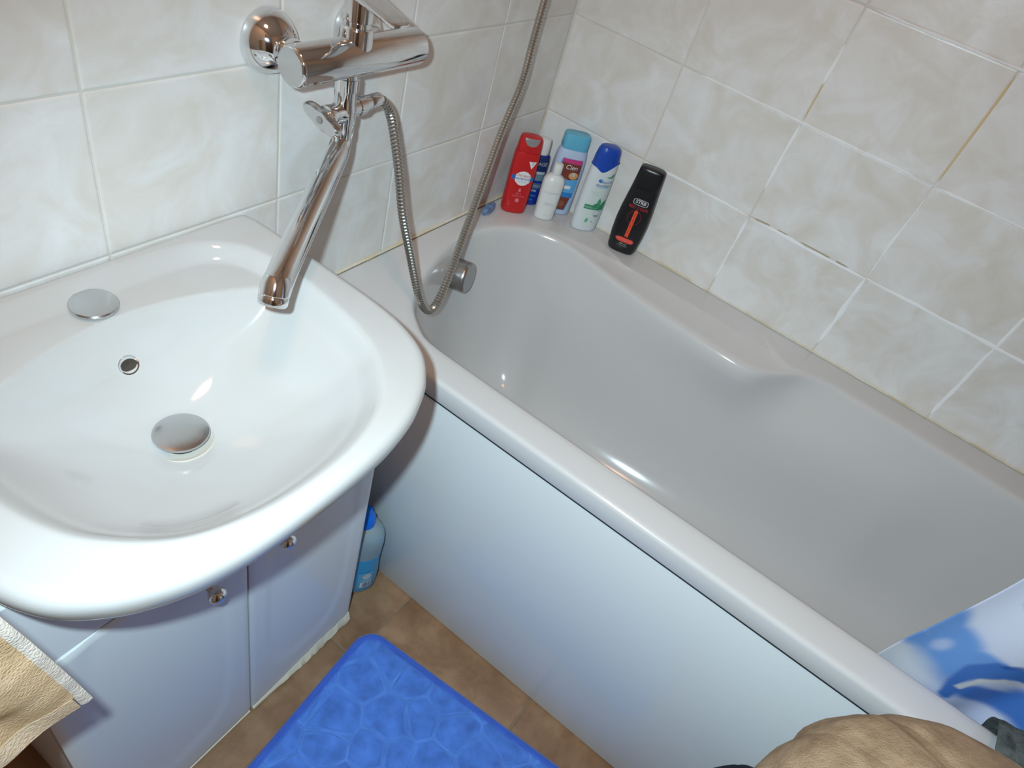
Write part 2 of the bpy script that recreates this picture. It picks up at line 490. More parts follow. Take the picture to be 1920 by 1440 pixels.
wbn = thing('washbasin', 'white ceramic washbasin with chrome drain plug and blanked tap hole above the cabinet', 'washbasin', (SX, -0.2, 0.70))
rings = []
under = [(0.20, -0.014), (0.45, -0.014), (0.66, -0.014), (0.80, -0.014)]
D3 = Vector((DR[0], DR[1], 0))
for t, dz in under:
    rr = []
    for P in out_s:
        Q = D3.lerp(P, t); rr.append((SX + Q.x, Q.y, basin_h(Q.x, Q.y) + dz))
    rings.append(rr)
# outer lip: underside, face and rounded top
def lip(off, z):
    rr = []
    for P in out_s:
        v = (D3 - P); L = v.length; Q = P + v * (off / L); rr.append((SX + Q.x, min(Q.y, -0.0035), z))
    return rr
for off, z in ((0.040, SZ - 0.052), (0.022, SZ - 0.0535), (0.014, SZ - 0.051), (0.009, SZ - 0.045), (0.004, SZ - 0.034), (0.0008, SZ - 0.022), (0.0, SZ - 0.014), (0.0012, SZ - 0.008), (0.004, SZ - 0.0035), (0.008, SZ - 0.001)):
    rings.append(lip(off, z))
ts = [0.955 - 0.0095 * k for k in range(64)] + [0.35 - 0.02 * k for k in range(16)] + [0.03]
for t in ts:
    rr = []
    for P in out_s:
        Q = D3.lerp(P, t); rr.append((SX + Q.x, Q.y, basin_h(Q.x, Q.y)))
    rings.append(rr)
bm = bmesh.new(); loft(bm, rings, True, True, True)
bmesh.ops.recalc_face_normals(bm, faces=bm.faces)
link('bowl', bm, M['ceramic'], wbn, sharp=80)
zd = basin_h(*DR)
bm = bmesh.new()
lathe(bm, [(0.0, 0.030), (0.0, 0.0385), (0.0022, 0.0380), (0.0030, 0.0355), (0.0016, 0.0325), (0.001, 0.028)], (SX, DR[1], zd + 0.0005), (0, 0, 1), 48)
o = link('drain_seat', bm, M['cream_ring'], wbn); o['label'] = 'cream coloured drain seat ring'
bm = bmesh.new()
lathe(bm, [(0.0, 0.026), (0.003, 0.027), (0.004, 0.0305), (0.0062, 0.0318), (0.0080, 0.0310), (0.0096, 0.026), (0.0105, 0.012), (0.0107, 0.0)], (SX, DR[1], zd + 0.0055), (0.02, 0.05, 1), 56)
o = link('drain_plug', bm, M['chrome_worn'], wbn); o['label'] = 'worn chrome pop-up drain plug'
lathe_bm = bmesh.new()
lathe(lathe_bm, [(0, 0.0240), (0.0065, 0.0240)], (SX, DR[1], zd + 0.0008), (0, 0, 1), 32)
link('shaded_plug_stem', lathe_bm, M['dark'], wbn)  # stem under the plug, shade of the gap there put into its colour
zt = basin_h(0.0, -0.058)
bm = bmesh.new()
lathe(bm, [(0.0, 0.0240), (0.0015, 0.0255), (0.0038, 0.0258), (0.0056, 0.0245), (0.0066, 0.018), (0.0070, 0.006), (0.0070, 0.0)], (SX, -0.0575, zt + 0.0022), (0.0, -0.03, 1), 48)
o = link('tap_hole_cover', bm, M['chrome_worn'], wbn); o['label'] = 'round chrome cover plugging the tap hole'
# overflow opening in the back slope of the bowl
yo = -0.1085; zo = basin_h(0, yo)
ny = Vector((0, -(basin_h(0, yo - 0.004) - basin_h(0, yo + 0.004)) / -0.008 * -1, 1)).normalized()
gr = (basin_h(0, yo + 0.004) - basin_h(0, yo - 0.004)) / 0.008
ny = Vector((0, -gr, 1)).normalized()
bm = bmesh.new()
lathe(bm, [(-0.003, 0.0118), (0.0008, 0.0122), (0.0018, 0.0115), (0.0014, 0.0098), (-0.0035, 0.0094), (-0.006, 0.0092)], (SX, yo, zo), ny, 32, False, False)
link('overflow_ring', bm, M['chrome'], wbn)
bm = bmesh.new()
lathe(bm, [(0.0002, 0.0100), (0.0006, 0.0)], (SX, yo, zo), ny, 32, False, False)
link('overflow_shade_disc', bm, mat('overflow_shade', (0.10, 0.085, 0.07), 0.25, 0.6), wbn)  # closed disc over the opening, inner shade painted as a dark colour

# ------------------------------------------------------------------ vanity cabinet
CX0, CX1, CS = -1.327, -0.8215, -1.0665
cb = thing('vanity_cabinet', 'white two-door vanity cabinet with ball knobs under the washbasin', 'cabinet', (-1.074, -0.15, 0))
bm = bmesh.new(); box(bm, CX1 - 0.018, CX1, -0.279, -0.012, 0.001, 0.742, 0.0008); link('side_panel', bm, M['carcass'], cb)
bm = bmesh.new(); box(bm, CX0, CX0 + 0.018, -0.279, -0.012, 0.001, 0.742, 0.0008); link('side_panel', bm, M['carcass'], cb)
bm = bmesh.new(); box(bm, CX0 + 0.019, CX1 - 0.019, -0.262, -0.013, 0.05, 0.066); link('bottom_shelf', bm, M['carcass'], cb)
bm = bmesh.new(); rings = []
for i in range(41):
    x = CX0 + 0.001 + (CX1 - CX0 - 0.002) * i / 40
    zt_ = min(0.742, min(basin_h(x - SX, y) for y in (-0.302, -0.29, -0.275)) - 0.024)
    rings.append([(x, -0.296, 0.6105), (x, -0.296, zt_), (x, -0.280, zt_), (x, -0.280, 0.6105)])
loft(bm, rings, True, True, True); bmesh.ops.recalc_face_normals(bm, faces=bm.faces)
link('apron', bm, M['foil'], cb, sharp=30)
def door(x0, x1, z0, z1, side):
    """front with a soft embossed field that ends in a rounded bottom"""
    nx, nzc = 44, 90
    bm = bmesh.new(); grid = []
    for j in range(nzc + 1):
        row = []
        for i in range(nx + 1):
            u, v = i / nx, j / nzc
            x, z = x0 + (x1 - x0) * u, z0 + (z1 - z0) * v
            e = min(u * (x1 - x0), (1 - u) * (x1 - x0), v * (z1 - z0), (1 - v) * (z1 - z0))
            edge = 0.0022 * (1 - sstep(0.0, 0.005, e))
            uu = (u - 0.5) / 0.37; vv = (v - 0.60) / 0.47
            q = (abs(uu) ** 3.4 + abs(vv) ** 3.4) ** (1 / 3.4)
            y = -0.300 + edge + 0.0018 * (1 - sstep(0.90, 1.06, q))
            row.append(bm.verts.new((x, y, z)))
        grid.append(row)
    for j in range(nzc):
        for i in range(nx):
            bm.faces.new((grid[j][i], grid[j][i + 1], grid[j + 1][i + 1], grid[j + 1][i]))
    # sides and back
    rim = [grid[0][i] for i in range(nx + 1)] + [grid[j][nx] for j in range(1, nzc + 1)] + [grid[nzc][i] for i in range(nx - 1, -1, -1)] + [grid[j][0] for j in range(nzc - 1, 0, -1)]
    back = [bm.verts.new((v.co.x, -0.281, v.co.z)) for v in rim]
    n = len(rim)
    for i in range(n):
        k = (i + 1) % n; bm.faces.new((rim[k], rim[i], back[i], back[k]))
    bm.faces.new(list(reversed(back)))
    bmesh.ops.recalc_face_normals(bm, faces=bm.faces)
    dn = link('door', bm, M['foil'], cb, sharp=50)
    kx = (x1 - 0.064) if side == 'l' else (x0 + 0.043)
    bm = bmesh.new()
    lathe(bm, [(-0.001, 0.0095), (0.0015, 0.0095), (0.003, 0.0068), (0.009, 0.0052), (0.0125, 0.0058), (0.0165, 0.0085), (0.0195, 0.0106), (0.0235, 0.0114), (0.0275, 0.0108), (0.031, 0.0083), (0.0332, 0.0044), (0.0338, 0.0)],
          (kx, -0.300, 0.553 if side == 'l' else 0.548), (0, -1, 0), 28)
    link('knob', bm, M['chrome'], dn)
    return dn
dl = door(CX0, CS - 0.0015, 0.007, 0.6075, 'l')
dr_ = door(CS + 0.0015, CX1, 0.009, 0.6075, 'r')
# foil peeling off the swollen bottom edge of the right door
bm = bmesh.new(); n = 90; top = []; bot = []; rnd = random.Random(3)
ragged = [rnd.random() for _ in range(n + 1)]
rings = []
for i in range(n + 1):
    t = i / n; x = CS + 0.003 + (CX1 - CS - 0.004) * t
    hgt = 0.004 + 0.016 * sstep(0.03, 0.7, t) * (0.5 + 0.9 * abs(nz(t * 7, 3.3)) + (0.25 if ragged[i // 3 * 3] > 0.6 else 0)) 
    sag = 0.006 * ragged[i // 8 * 8] * sstep(0.1, 0.4, t)
    cu = 0.0055 * sstep(0.04, 0.5, t) * (0.45 + 1.1 * abs(nz(t * 9, 8.8)) + 0.25 * ragged[i // 7 * 7])
    rings.append([(x, -0.2830, 0.012), (x, -0.3006, 0.010 + hgt), (x, -0.3022 - cu * 0.35, 0.010 + hgt * 0.5), (x, -0.3030 - cu, 0.0085), (x, -0.3024 - cu, 0.0078 - min(sag, 0.0062)), (x, -0.2835, 0.0030)])
loft(bm, rings, False)
bmesh.ops.recalc_face_normals(bm, faces=bm.faces)
o = link('chipped_edge', bm, M['foil_edge'], dr_, sharp=30); o['label'] = 'cream chipped bottom edge'
bm = bmesh.new(); box(bm, CX0 + 0.002, CS - 0.003, -0.3005, -0.283, 0.0035, 0.0075); link('bottom_edge', bm, M['foil_edge'], dl)

# ------------------------------------------------------------------ wall mixer tap
TXc, TYc, TZc = -0.705, -0.070, 1.043
tp = thing('mixer_tap', 'chrome wall mixer tap with long spout reaching over the washbasin', 'tap', (-0.71, -0.002, 1.043))
for sx in (-0.786, -0.636):
    bm = bmesh.new()
    lathe(bm, [(0.0, 0.0385), (0.004, 0.0385), (0.010, 0.0368), (0.020, 0.0315), (0.028, 0.0245), (0.032, 0.0195), (0.034, 0.0165)], (sx, -0.0015, 1.0445), (0, -1, 0), 48)
    o = link('wall_flange', bm, M['chrome'], tp)
    bm = bmesh.new()
    lathe(bm, [(0.030, 0.0150), (0.036, 0.0150), (0.037, 0.0165), (0.042, 0.0170), (0.047, 0.0165), (0.048, 0.014), (0.066, 0.014)], (sx + (0.004 if sx < -0.7 else -0.004), -0.0015, 1.0445), (0, -1, 0), 32)
    link('inlet_union', bm, M['chrome'], o)
bm = bmesh.new()
lathe(bm, [(0.0, 0.0205), (0.0016, 0.0230), (0.004, 0.0242), (0.222, 0.0242), (0.2255, 0.0230), (0.2275, 0.0200), (0.228, 0.0)], (-0.811, TYc, TZc), (1, 0, 0), 56, True, True)
link('body', bm, M['chrome'], tp)
bm = bmesh.new()
lathe(bm, [(0.0, 0.0214), (-0.0006, 0.0206), (-0.0008, 0.0)], (-0.811, TYc, TZc), (1, 0, 0), 48, True, False)
o = link('end_cap', bm, M['chrome_worn'], tp); o['label'] = 'flat brushed end cap'
bm = bmesh.new()
lathe(bm, [(0.005, 0.0205), (0.034, 0.0205), (0.037, 0.0192), (0.038, 0.0168), (0.043, 0.0168), (0.0445, 0.0185), (0.072, 0.0180), (0.075, 0.0168), (0.076, 0.0)], (TXc, TYc, TZc), (0, 0, 1), 40)
link('cartridge_housing', bm, M['chrome'], tp)
# flat lever: pads out to the front and rises slightly
bm = bmesh.new(); rings = []
for s, hw, z, th in ((-0.024, 0.010, 1.120, 0.008), (-0.020, 0.0165, 1.120, 0.011), (-0.005, 0.0200, 1.120, 0.012), (0.015, 0.0205, 1.1195, 0.0115), (0.035, 0.0200, 1.119, 0.010), (0.055, 0.0190, 1.1185, 0.0085), (0.075, 0.0180, 1.1182, 0.0075), (0.091, 0.0165, 1.118, 0.0065), (0.0965, 0.0135, 1.118, 0.005), (0.099, 0.006, 1.118, 0.0035)):
    y = TYc - s; x = TXc - 0.034 * max(0, s) / 0.099
    ring = []
    for k in range(24):
        a = 2 * PI * k / 24; c, sn = math.cos(a), math.sin(a)
        cx = math.copysign(abs(c) ** 0.55, c); sz_ = math.copysign(abs(sn) ** 0.55, sn)
        ring.append((x + hw * cx, y, z + th * 0.5 * sz_))
    rings.append(ring)
loft(bm, rings, True, True, True); bmesh.ops.recalc_face_normals(bm, faces=bm.faces)
link('lever', bm, M['chrome'], tp)
# diverter below the body
DX = -0.716
bm = bmesh.new()
lathe(bm, [(-0.015, 0.0150), (-0.024, 0.0150), (-0.0245, 0.0168), (-0.040, 0.0168), (-0.041, 0.0148), (-0.054, 0.0146), (-0.064, 0.0160), (-0.082, 0.0160), (-0.088, 0.0146), (-0.094, 0.0150), (-0.104, 0.0150), (-0.106, 0.0140)], (DX, TYc, TZc), (0, 0, 1), 36)
link('outlet_column', bm, M['chrome'], tp)
bm = bmesh.new()
lathe(bm, [(0.0, 0.0140), (0.026, 0.0140), (0.028, 0.0150), (0.036, 0.0150), (0.0375, 0.0110)], (DX, TYc, 0.972), (-1, -0.12, 0), 32)
dv = link('diverter_barrel', bm, M['chrome'], tp)
bm = bmesh.new()
ka = Vector((-1, -0.12, 0)).normalized(); kb = Vector((0.0, -0.93, -0.30)); kb = (kb - ka * kb.dot(ka)).normalized(); kc = ka.cross(kb)
base = Vector((DX, TYc, 0.972)) + ka * 0.0375
rings = []
for h, sc in ((0.0, 0.9), (0.002, 1.0), (0.010, 1.0), (0.0125, 0.9)):
    ring = []
    for k in range(48):
        a = 2 * PI * k / 48
        rad = 0.0120 + 0.0185 * abs(math.cos(a)) ** 7
        ring.append(base + ka * h + (kb * math.cos(a) + kc * math.sin(a)) * rad * sc)
    rings.append(ring)
loft(bm, rings, True, True, True); bmesh.ops.recalc_face_normals(bm, faces=bm.faces)
o = link('diverter_knob', bm, M['chrome_worn'], tp); o['label'] = 'two-winged diverter knob'
bm = bmesh.new(); lathe(bm, [(0.0, 0.0050), (0.0010, 0.0046), (0.0014, 0.0)], base + ka * 0.0125, ka, 20); link('knob_screw', bm, M['satin'], o)
bm = bmesh.new()
lathe(bm, [(0.0, 0.0115), (0.022, 0.0115), (0.023, 0.0130), (0.034, 0.0130), (0.036, 0.0105), (0.046, 0.0100)], (DX, TYc, 0.974), (1, 0, 0.05), 28)
link('hose_outlet', bm, M['chrome'], tp)
# spout: out of the column and down over the basin, flattened tube
tipx, tipy = -0.964, -0.2235
sp = catmull([(DX, TYc, 0.948), (DX - 0.001, TYc - 0.0005, 0.936), (DX - 0.010, TYc - 0.006, 0.926), (DX - 0.035, TYc - 0.0215, 0.9205), (-0.83, -0.140, 0.905), (-0.92, -0.1955, 0.889), (-0.950, -0.2145, 0.8825), (tipx + 0.0025, tipy + 0.002, 0.8765)], 6)
rad = []
for i in range(len(sp)):
    t = i / (len(sp) - 1); rad.append(0.0138 + 0.0030 * sstep(0.05, 0.5, t))
bm = bmesh.new(); tube(bm, sp, rad, 28)
link('spout', bm, M['chrome'], tp, sharp=50)
bm = bmesh.new()
ax = Vector((-0.50, -0.31, -1.0)).normalized()
lathe(bm, [(-0.018, 0.0135), (-0.010, 0.0166), (0.004, 0.0170), (0.005, 0.0162), (0.006, 0.0168), (0.014, 0.0166), (0.0165, 0.0150), (0.0168, 0.011), (0.014, 0.0105)], (tipx + 0.001, tipy + 0.001, 0.8785), ax, 32)
link('aerator', bm, M['chrome'], tp)

# ------------------------------------------------------------------ shower hose
def ray_pt(px, py, y):
    dd = r * ((px - 960) / 1264.17) + d * ((py - 720) / 1264.17) + f
    t = (y - CAM.y) / dd.y
    return CAM + dd * t
# hanging loop of the hose, metres along the wall (x), out of it (y) and up (z)
hp = [(-0.672, -0.0700, 0.9765), (-0.655, -0.0700, 0.9770), (-0.638, -0.0705, 0.9705), (-0.620, -0.0735, 0.9430), (-0.6138, -0.0950, 0.8704), (-0.6127, -0.1140, 0.8052), (-0.6018, -0.1320, 0.7403),
      (-0.5858, -0.1520, 0.6622), (-0.5675, -0.1570, 0.6232), (-0.5450, -0.1580, 0.6016), (-0.5234, -0.1560, 0.6050), (-0.4998, -0.1500, 0.6254), (-0.4687, -0.1390, 0.6633),
      (-0.4307, -0.1240, 0.7057), (-0.3641, -0.0980, 0.7791), (-0.2973, -0.0720, 0.8532),
      (-0.240, -0.0560, 0.9300), (-0.224, -0.0480, 0.9920), (-0.2105, -0.0420, 1.0620), (-0.196, -0.0400, 1.20), (-0.188, -0.0400, 1.40), (-0.185, -0.0420, 1.60), (-0.185, -0.048, 1.72)]
path = resample(catmull(hp, 10), 900, False)
P, T, U = frames(path)
bm = bmesh.new(); rings = []
for i in range(len(P)):
    ph = i % 3
    ra = (0.0066, 0.0076, 0.0076)[ph]
    v = T[i].cross(U[i])
    rings.append([P[i] + (U[i] * math.sin(2 * PI * k / 12) + v * math.cos(2 * PI * k / 12)) * ra for k in range(12)])
loft(bm, rings, True, True, True)
hs = thing('shower_hose', 'ribbed steel shower hose hanging in a loop from the mixer tap into the tub', 'shower hose', (-0.66, -0.07, 0.977))
link('ribbed_sleeve', bm, M['hose'], hs, sharp=25)
bm = bmesh.new(); lathe(bm, [(0, 0.0085), (0.002, 0.0098), (0.020, 0.0098), (0.024, 0.0084)], (-0.671, -0.07, 0.9763), (1, 0, 0.05), 24); link('ferrule', bm, M['chrome'], hs)
# hand shower on its wall hook, above the frame
sh = thing('hand_shower', 'chrome hand shower in its wall hook above the bath', 'hand shower', (-0.185, -0.002, 1.75))
bm = bmesh.new(); lathe(bm, [(0, 0.022), (0.006, 0.022), (0.009, 0.012), (0.03, 0.011), (0.032, 0.016), (0.06, 0.016), (0.062, 0.010)], (-0.185, -0.001, 1.745), (0, -1, 0), 24); link('wall_hook', bm, M['chrome'], sh)
bm = bmesh.new(); tube(bm, [(-0.185, -0.049, 1.722), (-0.185, -0.052, 1.78), (-0.185, -0.06, 1.86), (-0.185, -0.075, 1.91)], [0.010, 0.0115, 0.012, 0.014], 16); link('handle', bm, M['chrome'], sh)
bm = bmesh.new(); lathe(bm, [(-0.018, 0.014), (-0.010, 0.030), (0.0, 0.036), (0.008, 0.036), (0.010, 0.033), (0.011, 0.0)], (-0.185, -0.085, 1.925), (0, -0.8, -0.5), 32); link('head', bm, M['chrome'], sh)
# ------------------------------------------------------------------ bottles
class Bottle:
    """upright bottle with a superelliptic section; front faces local -Y"""
    def __init__(self, name, label, loc, rotdeg, prof, n=2.6, tilt=(0, 0)):
        self.root = thing(name, label, 'bottle', loc, math.radians(rotdeg))
        self.root.rotation_euler = (math.radians(tilt[0]), math.radians(tilt[1]), math.radians(rotdeg))
        self.prof = prof; self.n = n
    def ab(self, z):
        p = self.prof
        for (z0, a0, b0), (z1, a1, b1) in zip(p[:-1], p[1:]):
            if z0 <= z <= z1:
                t = 0 if z1 == z0 else (z - z0) / (z1 - z0); return a0 + (a1 - a0) * t, b0 + (b1 - b0) * t
        return p[-1][1:]
    def section(self, a, b, z, N=56, n=None):
        n = n or self.n; out = []
        for k in range(N):
            t = 2 * PI * k / N; c, s = math.cos(t), math.sin(t)
            out.append((math.copysign(abs(c) ** (2 / n), c) * a, math.copysign(abs(s) ** (2 / n), s) * b, z))
        return out
    def part(self, name, prof, m, n=None, zf=None, parent=None, sharp=40):
        bm = bmesh.new()
        rings = [self.section(a, b, z, n=n) for z, a, b in prof]
        if zf: rings = [[(x, y, zf(x, y, z)) for x, y, z in rg] for rg in rings]
        loft(bm, rings, True, True, True)
        bmesh.ops.recalc_face_normals(bm, faces=bm.faces)
        return link(name, bm, m, parent or self.root, sharp=sharp, world=False)
    def front(self, x, z, off):
        a, b = self.ab(z); q = min(0.999, abs(x) / a)
        return -b * (1 - q ** self.n) ** (1 / self.n) - off
    def patch(self, name, outline, m, off=0.0003, center=None, rings=7, parent=None):
        """print on the front: star shaped outline (x, z)"""
        O = resample([(x, 0, z) for x, z in outline], 72)
        c = Vector((center[0], 0, center[1])) if center else sum(O, Vector()) / len(O)
        bm = bmesh.new(); RR = []
        for k in range(1, rings + 1):
            RR.append([(lambda q: (q.x, self.front(q.x, q.z, off), q.z))(c.lerp(p, k / rings)) for p in O])
        VV = loft(bm, RR)
        cv = bm.verts.new((c.x, self.front(c.x, c.z, off), c.z))
        for i in range(72): bm.faces.new((cv, VV[0][i], VV[0][(i + 1) % 72]))
        bmesh.ops.recalc_face_normals(bm, faces=bm.faces)
        o = link(name, bm, m, parent or self.root, sharp=0, world=False)
        for p in o.data.polygons: p.use_smooth = True
        return o
    def rect(self, name, x0, x1, z0, z1, m, off=0.0003, parent=None):
        return self.patch(name, [(x0, z0), (x1, z0), (x1, z1), (x0, z1)], m, off, parent=parent)
    def ring(self, name, outline, wid, m, off=0.0004):
        O = resample([(x, 0, z) for x, z in outline], 72); c = sum(O, Vector()) / 72
        bm = bmesh.new()
        A = [(q.x, self.front(q.x, q.z, off), q.z) for q in O]
        B = [(q.x, self.front(q.x, q.z, off), q.z) for q in [p + (c - p).normalized() * wid for p in O]]
        loft(bm, [A, B]); bmesh.ops.recalc_face_normals(bm, faces=bm.faces)
        return link(name, bm, m, self.root, sharp=0, world=False)
    def text(self, s, x, z, h, m, off=0.0006, rot=0.0, sx=1.0, shear=0.0, parent=None, spacing=1.0, bold=0.0):
        cu = bpy.data.curves.new('lettering', 'FONT'); cu.body = s; cu.size = h * 1.42; cu.align_x = 'CENTER'; cu.align_y = 'CENTER'
        cu.shear = shear; cu.space_character = spacing; cu.offset = bold; cu.resolution_u = 3
        t = bpy.data.objects.new('t', cu); COL.objects.link(t)
        dg = bpy.context.evaluated_depsgraph_get()
        me = bpy.data.meshes.new_from_object(t.evaluated_get(dg))
        bpy.data.objects.remove(t); bpy.data.curves.remove(cu)
        c, s_ = math.cos(rot), math.sin(rot)
        for v in me.vertices:
            X, Z = v.co.x * sx, v.co.y
            X, Z = c * X - s_ * Z + x, s_ * X + c * Z + z
            v.co = (X, self.front(X, Z, off), Z)
        me.name = 'lettering'; me.materials.clear(); me.materials.append(m)
        o = bpy.data.objects.new('lettering', me); COL.objects.link(o); o.parent = parent or self.root
        return o

def oval(cx, cz, rx, rz, n=2.0, N=48):
    out = []
    for k in range(N):
        t = 2 * PI * k / N; c, s = math.cos(t), math.sin(t)
        out.append((cx + math.copysign(abs(c) ** (2 / n), c) * rx, cz + math.copysign(abs(s) ** (2 / n), s) * rz))
    return out
def ink(name, col, rough=0.4): return mat(name, col, rough)
I = dict(white=ink('white_print', (0.80, 0.80, 0.80)), red=ink('red_print', (0.62, 0.03, 0.03)), blue=ink('blue_print', (0.03, 0.13, 0.42)), navy=ink('navy_print', (0.01, 0.03, 0.13)),
         pink=ink('pink_print', (0.70, 0.20, 0.24)), magenta=ink('magenta_print', (0.62, 0.05, 0.22)), cocoa=ink('cocoa_print', (0.20, 0.045, 0.03)), orange=ink('orange_print', (0.72, 0.36, 0.12)),
         sky=ink('sky_print', (0.12, 0.42, 0.74)), azure=ink('azure_print', (0.03, 0.22, 0.60)), green=ink('green_print', (0.04, 0.26, 0.13)), mint=ink('mint_print', (0.44, 0.66, 0.56)), pale=ink('pale_mint_print', (0.66, 0.73, 0.71)),
         grey=ink('grey_print', (0.36, 0.38, 0.38)), silver=ink('silver_print', (0.55, 0.55, 0.56)), fire=ink('fire_red_print', (0.80, 0.075, 0.03)), dred=ink('dark_red_print', (0.38, 0.02, 0.03)), steel=ink('steel_blue_print', (0.10, 0.16, 0.27)),
         leaf=ink('leaf_green_print', (0.07, 0.36, 0.19)), lblue=ink('grey_blue_print', (0.16, 0.27, 0.36)))
ZD = ZR + 0.0004

# 1 red shower gel
pr_ = [(0.0, 0.0235, 0.0150), (0.0015, 0.0262, 0.0170), (0.005, 0.0278, 0.0180), (0.03, 0.0285, 0.0185), (0.10, 0.0288, 0.0185), (0.133, 0.0280, 0.0182), (0.142, 0.0272, 0.0178), (0.1455, 0.0262, 0.0170)]
red = mat('red_bottle_plastic', (0.56, 0.012, 0.014), 0.34)
b = Bottle('shower_gel_bottle', 'red shower gel bottle with grey lid notch, leftmost bottle on the tub corner', (-0.131, -0.052, ZD), -47, pr_, 2.9)
b.part('body', pr_, red)
cp = b.part('cap', [(0.1458, 0.0255, 0.0165), (0.148, 0.0262, 0.0170), (0.160, 0.0255, 0.0166), (0.172, 0.0243, 0.0158), (0.1765, 0.0225, 0.0145), (0.178, 0.0195, 0.012)], red)
b2p = b.prof; b.prof = [(0.1458, 0.0255, 0.0165), (0.148, 0.0262, 0.0170), (0.160, 0.0255, 0.0166), (0.172, 0.0243, 0.0158), (0.1765, 0.0225, 0.0145), (0.178, 0.0195, 0.012)]
o = b.patch('notch', [(-0.0165, 0.1768), (-0.0150, 0.170), (-0.011, 0.1635), (-0.004, 0.1605), (0.004, 0.1605), (0.011, 0.1635), (0.0150, 0.170), (0.0165, 0.1768)], mat('grey_lid_plastic', (0.26, 0.25, 0.25), 0.35), 0.0006, parent=cp)
o['label'] = 'grey rounded notch'
b.prof = b2p
b.rect('blue_band', -0.0245, 0.0245, 0.0825, 0.0925, I['blue'], 0.0003)
b.patch('emblem', [(-0.0165, 0.0795), (-0.008, 0.0725), (0.0, 0.0705), (0.008, 0.0725), (0.0165, 0.0795), (0.0175, 0.088), (0.0165, 0.0965), (0.008, 0.103), (0, 0.105), (-0.008, 0.103), (-0.0165, 0.0965), (-0.0175, 0.088)], I['white'], 0.0006)
b.text('Old Spice', 0, 0.0945, 0.0058, I['red'], 0.0009, shear=0.2)
b.text('WHITEWATER', 0, 0.0862, 0.0052, I['blue'], 0.0009, sx=0.82, bold=0.0001)
b.text('SHOWER GEL', 0, 0.0795, 0.0026, I['grey'], 0.0009)
b.patch('triangle', [(0.0035, 0.1285), (0.0215, 0.1285), (0.0125, 0.1115)], I['white'], 0.0006, center=(0.0125, 0.1235))
b.text('3', 0.0125, 0.1235, 0.0060, I['red'], 0.0009)
b.patch('drop_mark', [(0.0, 0.0660), (0.0035, 0.0580), (0.0, 0.0550), (-0.0035, 0.0580)], I['pink'], 0.0006)
b.text('IN 1', 0, 0.0505, 0.0050, I['pink'], 0.0007); b.text('DEEP CLEAN', 0, 0.0445, 0.0034, I['pink'], 0.0007)
b.patch('round_mark', oval(0, 0.0345, 0.0048, 0.0048), I['pink'], 0.0006)

# 2 navy bottle with white cap, half hidden
pn = [(0.0, 0.0200, 0.0150), (0.002, 0.0228, 0.0168), (0.01, 0.0235, 0.0175), (0.105, 0.0235, 0.0175), (0.118, 0.0222, 0.0168), (0.1235, 0.0185, 0.0150)]
b = Bottle('lotion_bottle', 'navy blue lotion bottle with white cap, half hidden between the red and pale blue bottles', (-0.066, -0.050, ZD), -49, pn, 2.6)
b.part('body', pn, mat('deep_blue_plastic', (0.006, 0.035, 0.30), 0.35))
b.part('cap', [(0.1237, 0.0170, 0.0142), (0.126, 0.0176, 0.0146), (0.150, 0.0168, 0.0140), (0.156, 0.0155, 0.0128), (0.1575, 0.012, 0.010)], mat('white_cap_plastic', (0.78, 0.77, 0.74), 0.4), n=2.2)
b.rect('navy_label', -0.0226, 0.0226, 0.0870, 0.1205, I['navy'], 0.0003)
b.text('URIAGE', 0.0, 0.104, 0.0082, I['silver'], 0.0007, sx=0.95)
b.rect('pale_band', -0.0228, 0.0228, 0.0795, 0.0860, ink('silver_band', (0.55, 0.57, 0.60)), 0.0003)
b.rect('steel_band', -0.0228, 0.0228, 0.0640, 0.0790, I['lblue'], 0.0003)
b.rect('dusk_band', -0.0228, 0.0228, 0.0440, 0.0575, I['steel'], 0.0003)
b.text('EAU THERMALE', 0, 0.0508, 0.0034, I['silver'], 0.0007)
b.text('CREME', 0.0, 0.0385, 0.0048, I['silver'], 0.0007, bold=0.0001)
b.text('hydratante', 0.0, 0.0265, 0.0040, I['sky'], 0.0007); b.text('200 ml', 0.0, 0.016, 0.0034, I['sky'], 0.0007)

# 3 pale blue bottle with sky blue cap
pb = [(0.0, 0.0290, 0.0160), (0.002, 0.0330, 0.0190), (0.010, 0.0352, 0.0205), (0.06, 0.0362, 0.0210), (0.12, 0.0358, 0.0210), (0.140, 0.0345, 0.0205), (0.152, 0.0318, 0.0192), (0.157, 0.0300, 0.0180)]
b = Bottle('shower_gel_bottle', 'pale blue bottle with sky blue cap and cocoa picture label, behind the small white bottle', (-0.036, -0.110, ZD), -50, pb, 2.9)
b.part('body', pb, mat('lilac_white_plastic', (0.50, 0.60, 0.78), 0.35))
b.part('cap', [(0.1572, 0.0290, 0.0180), (0.1590, 0.0300, 0.0186), (0.1840, 0.0292, 0.0180), (0.1885, 0.0280, 0.0170), (0.1900, 0.0255, 0.0150)], mat('sky_blue_cap', (0.13, 0.47, 0.66), 0.35), n=4.0)
b.patch('picture_label', [(-0.0215, 0.139), (0.0250, 0.139), (0.0270, 0.128), (0.0275, 0.072), (0.0190, 0.013), (-0.004, 0.013), (-0.0250, 0.072), (-0.0245, 0.128)], I['sky'], 0.0003)
b.patch('cocoa_picture', [(-0.0205, 0.133), (0.0250, 0.133), (0.0260, 0.094), (0.004, 0.089), (-0.0235, 0.100)], I['cocoa'], 0.0005)
b.patch('magenta_band', [(-0.0215, 0.1385), (0.0248, 0.1385), (0.0256, 0.1275), (-0.0215, 0.1295)], I['magenta'], 0.0007)
b.patch('fruit_picture', oval(0.0130, 0.101, 0.0110, 0.0085), I['orange'], 0.0007)
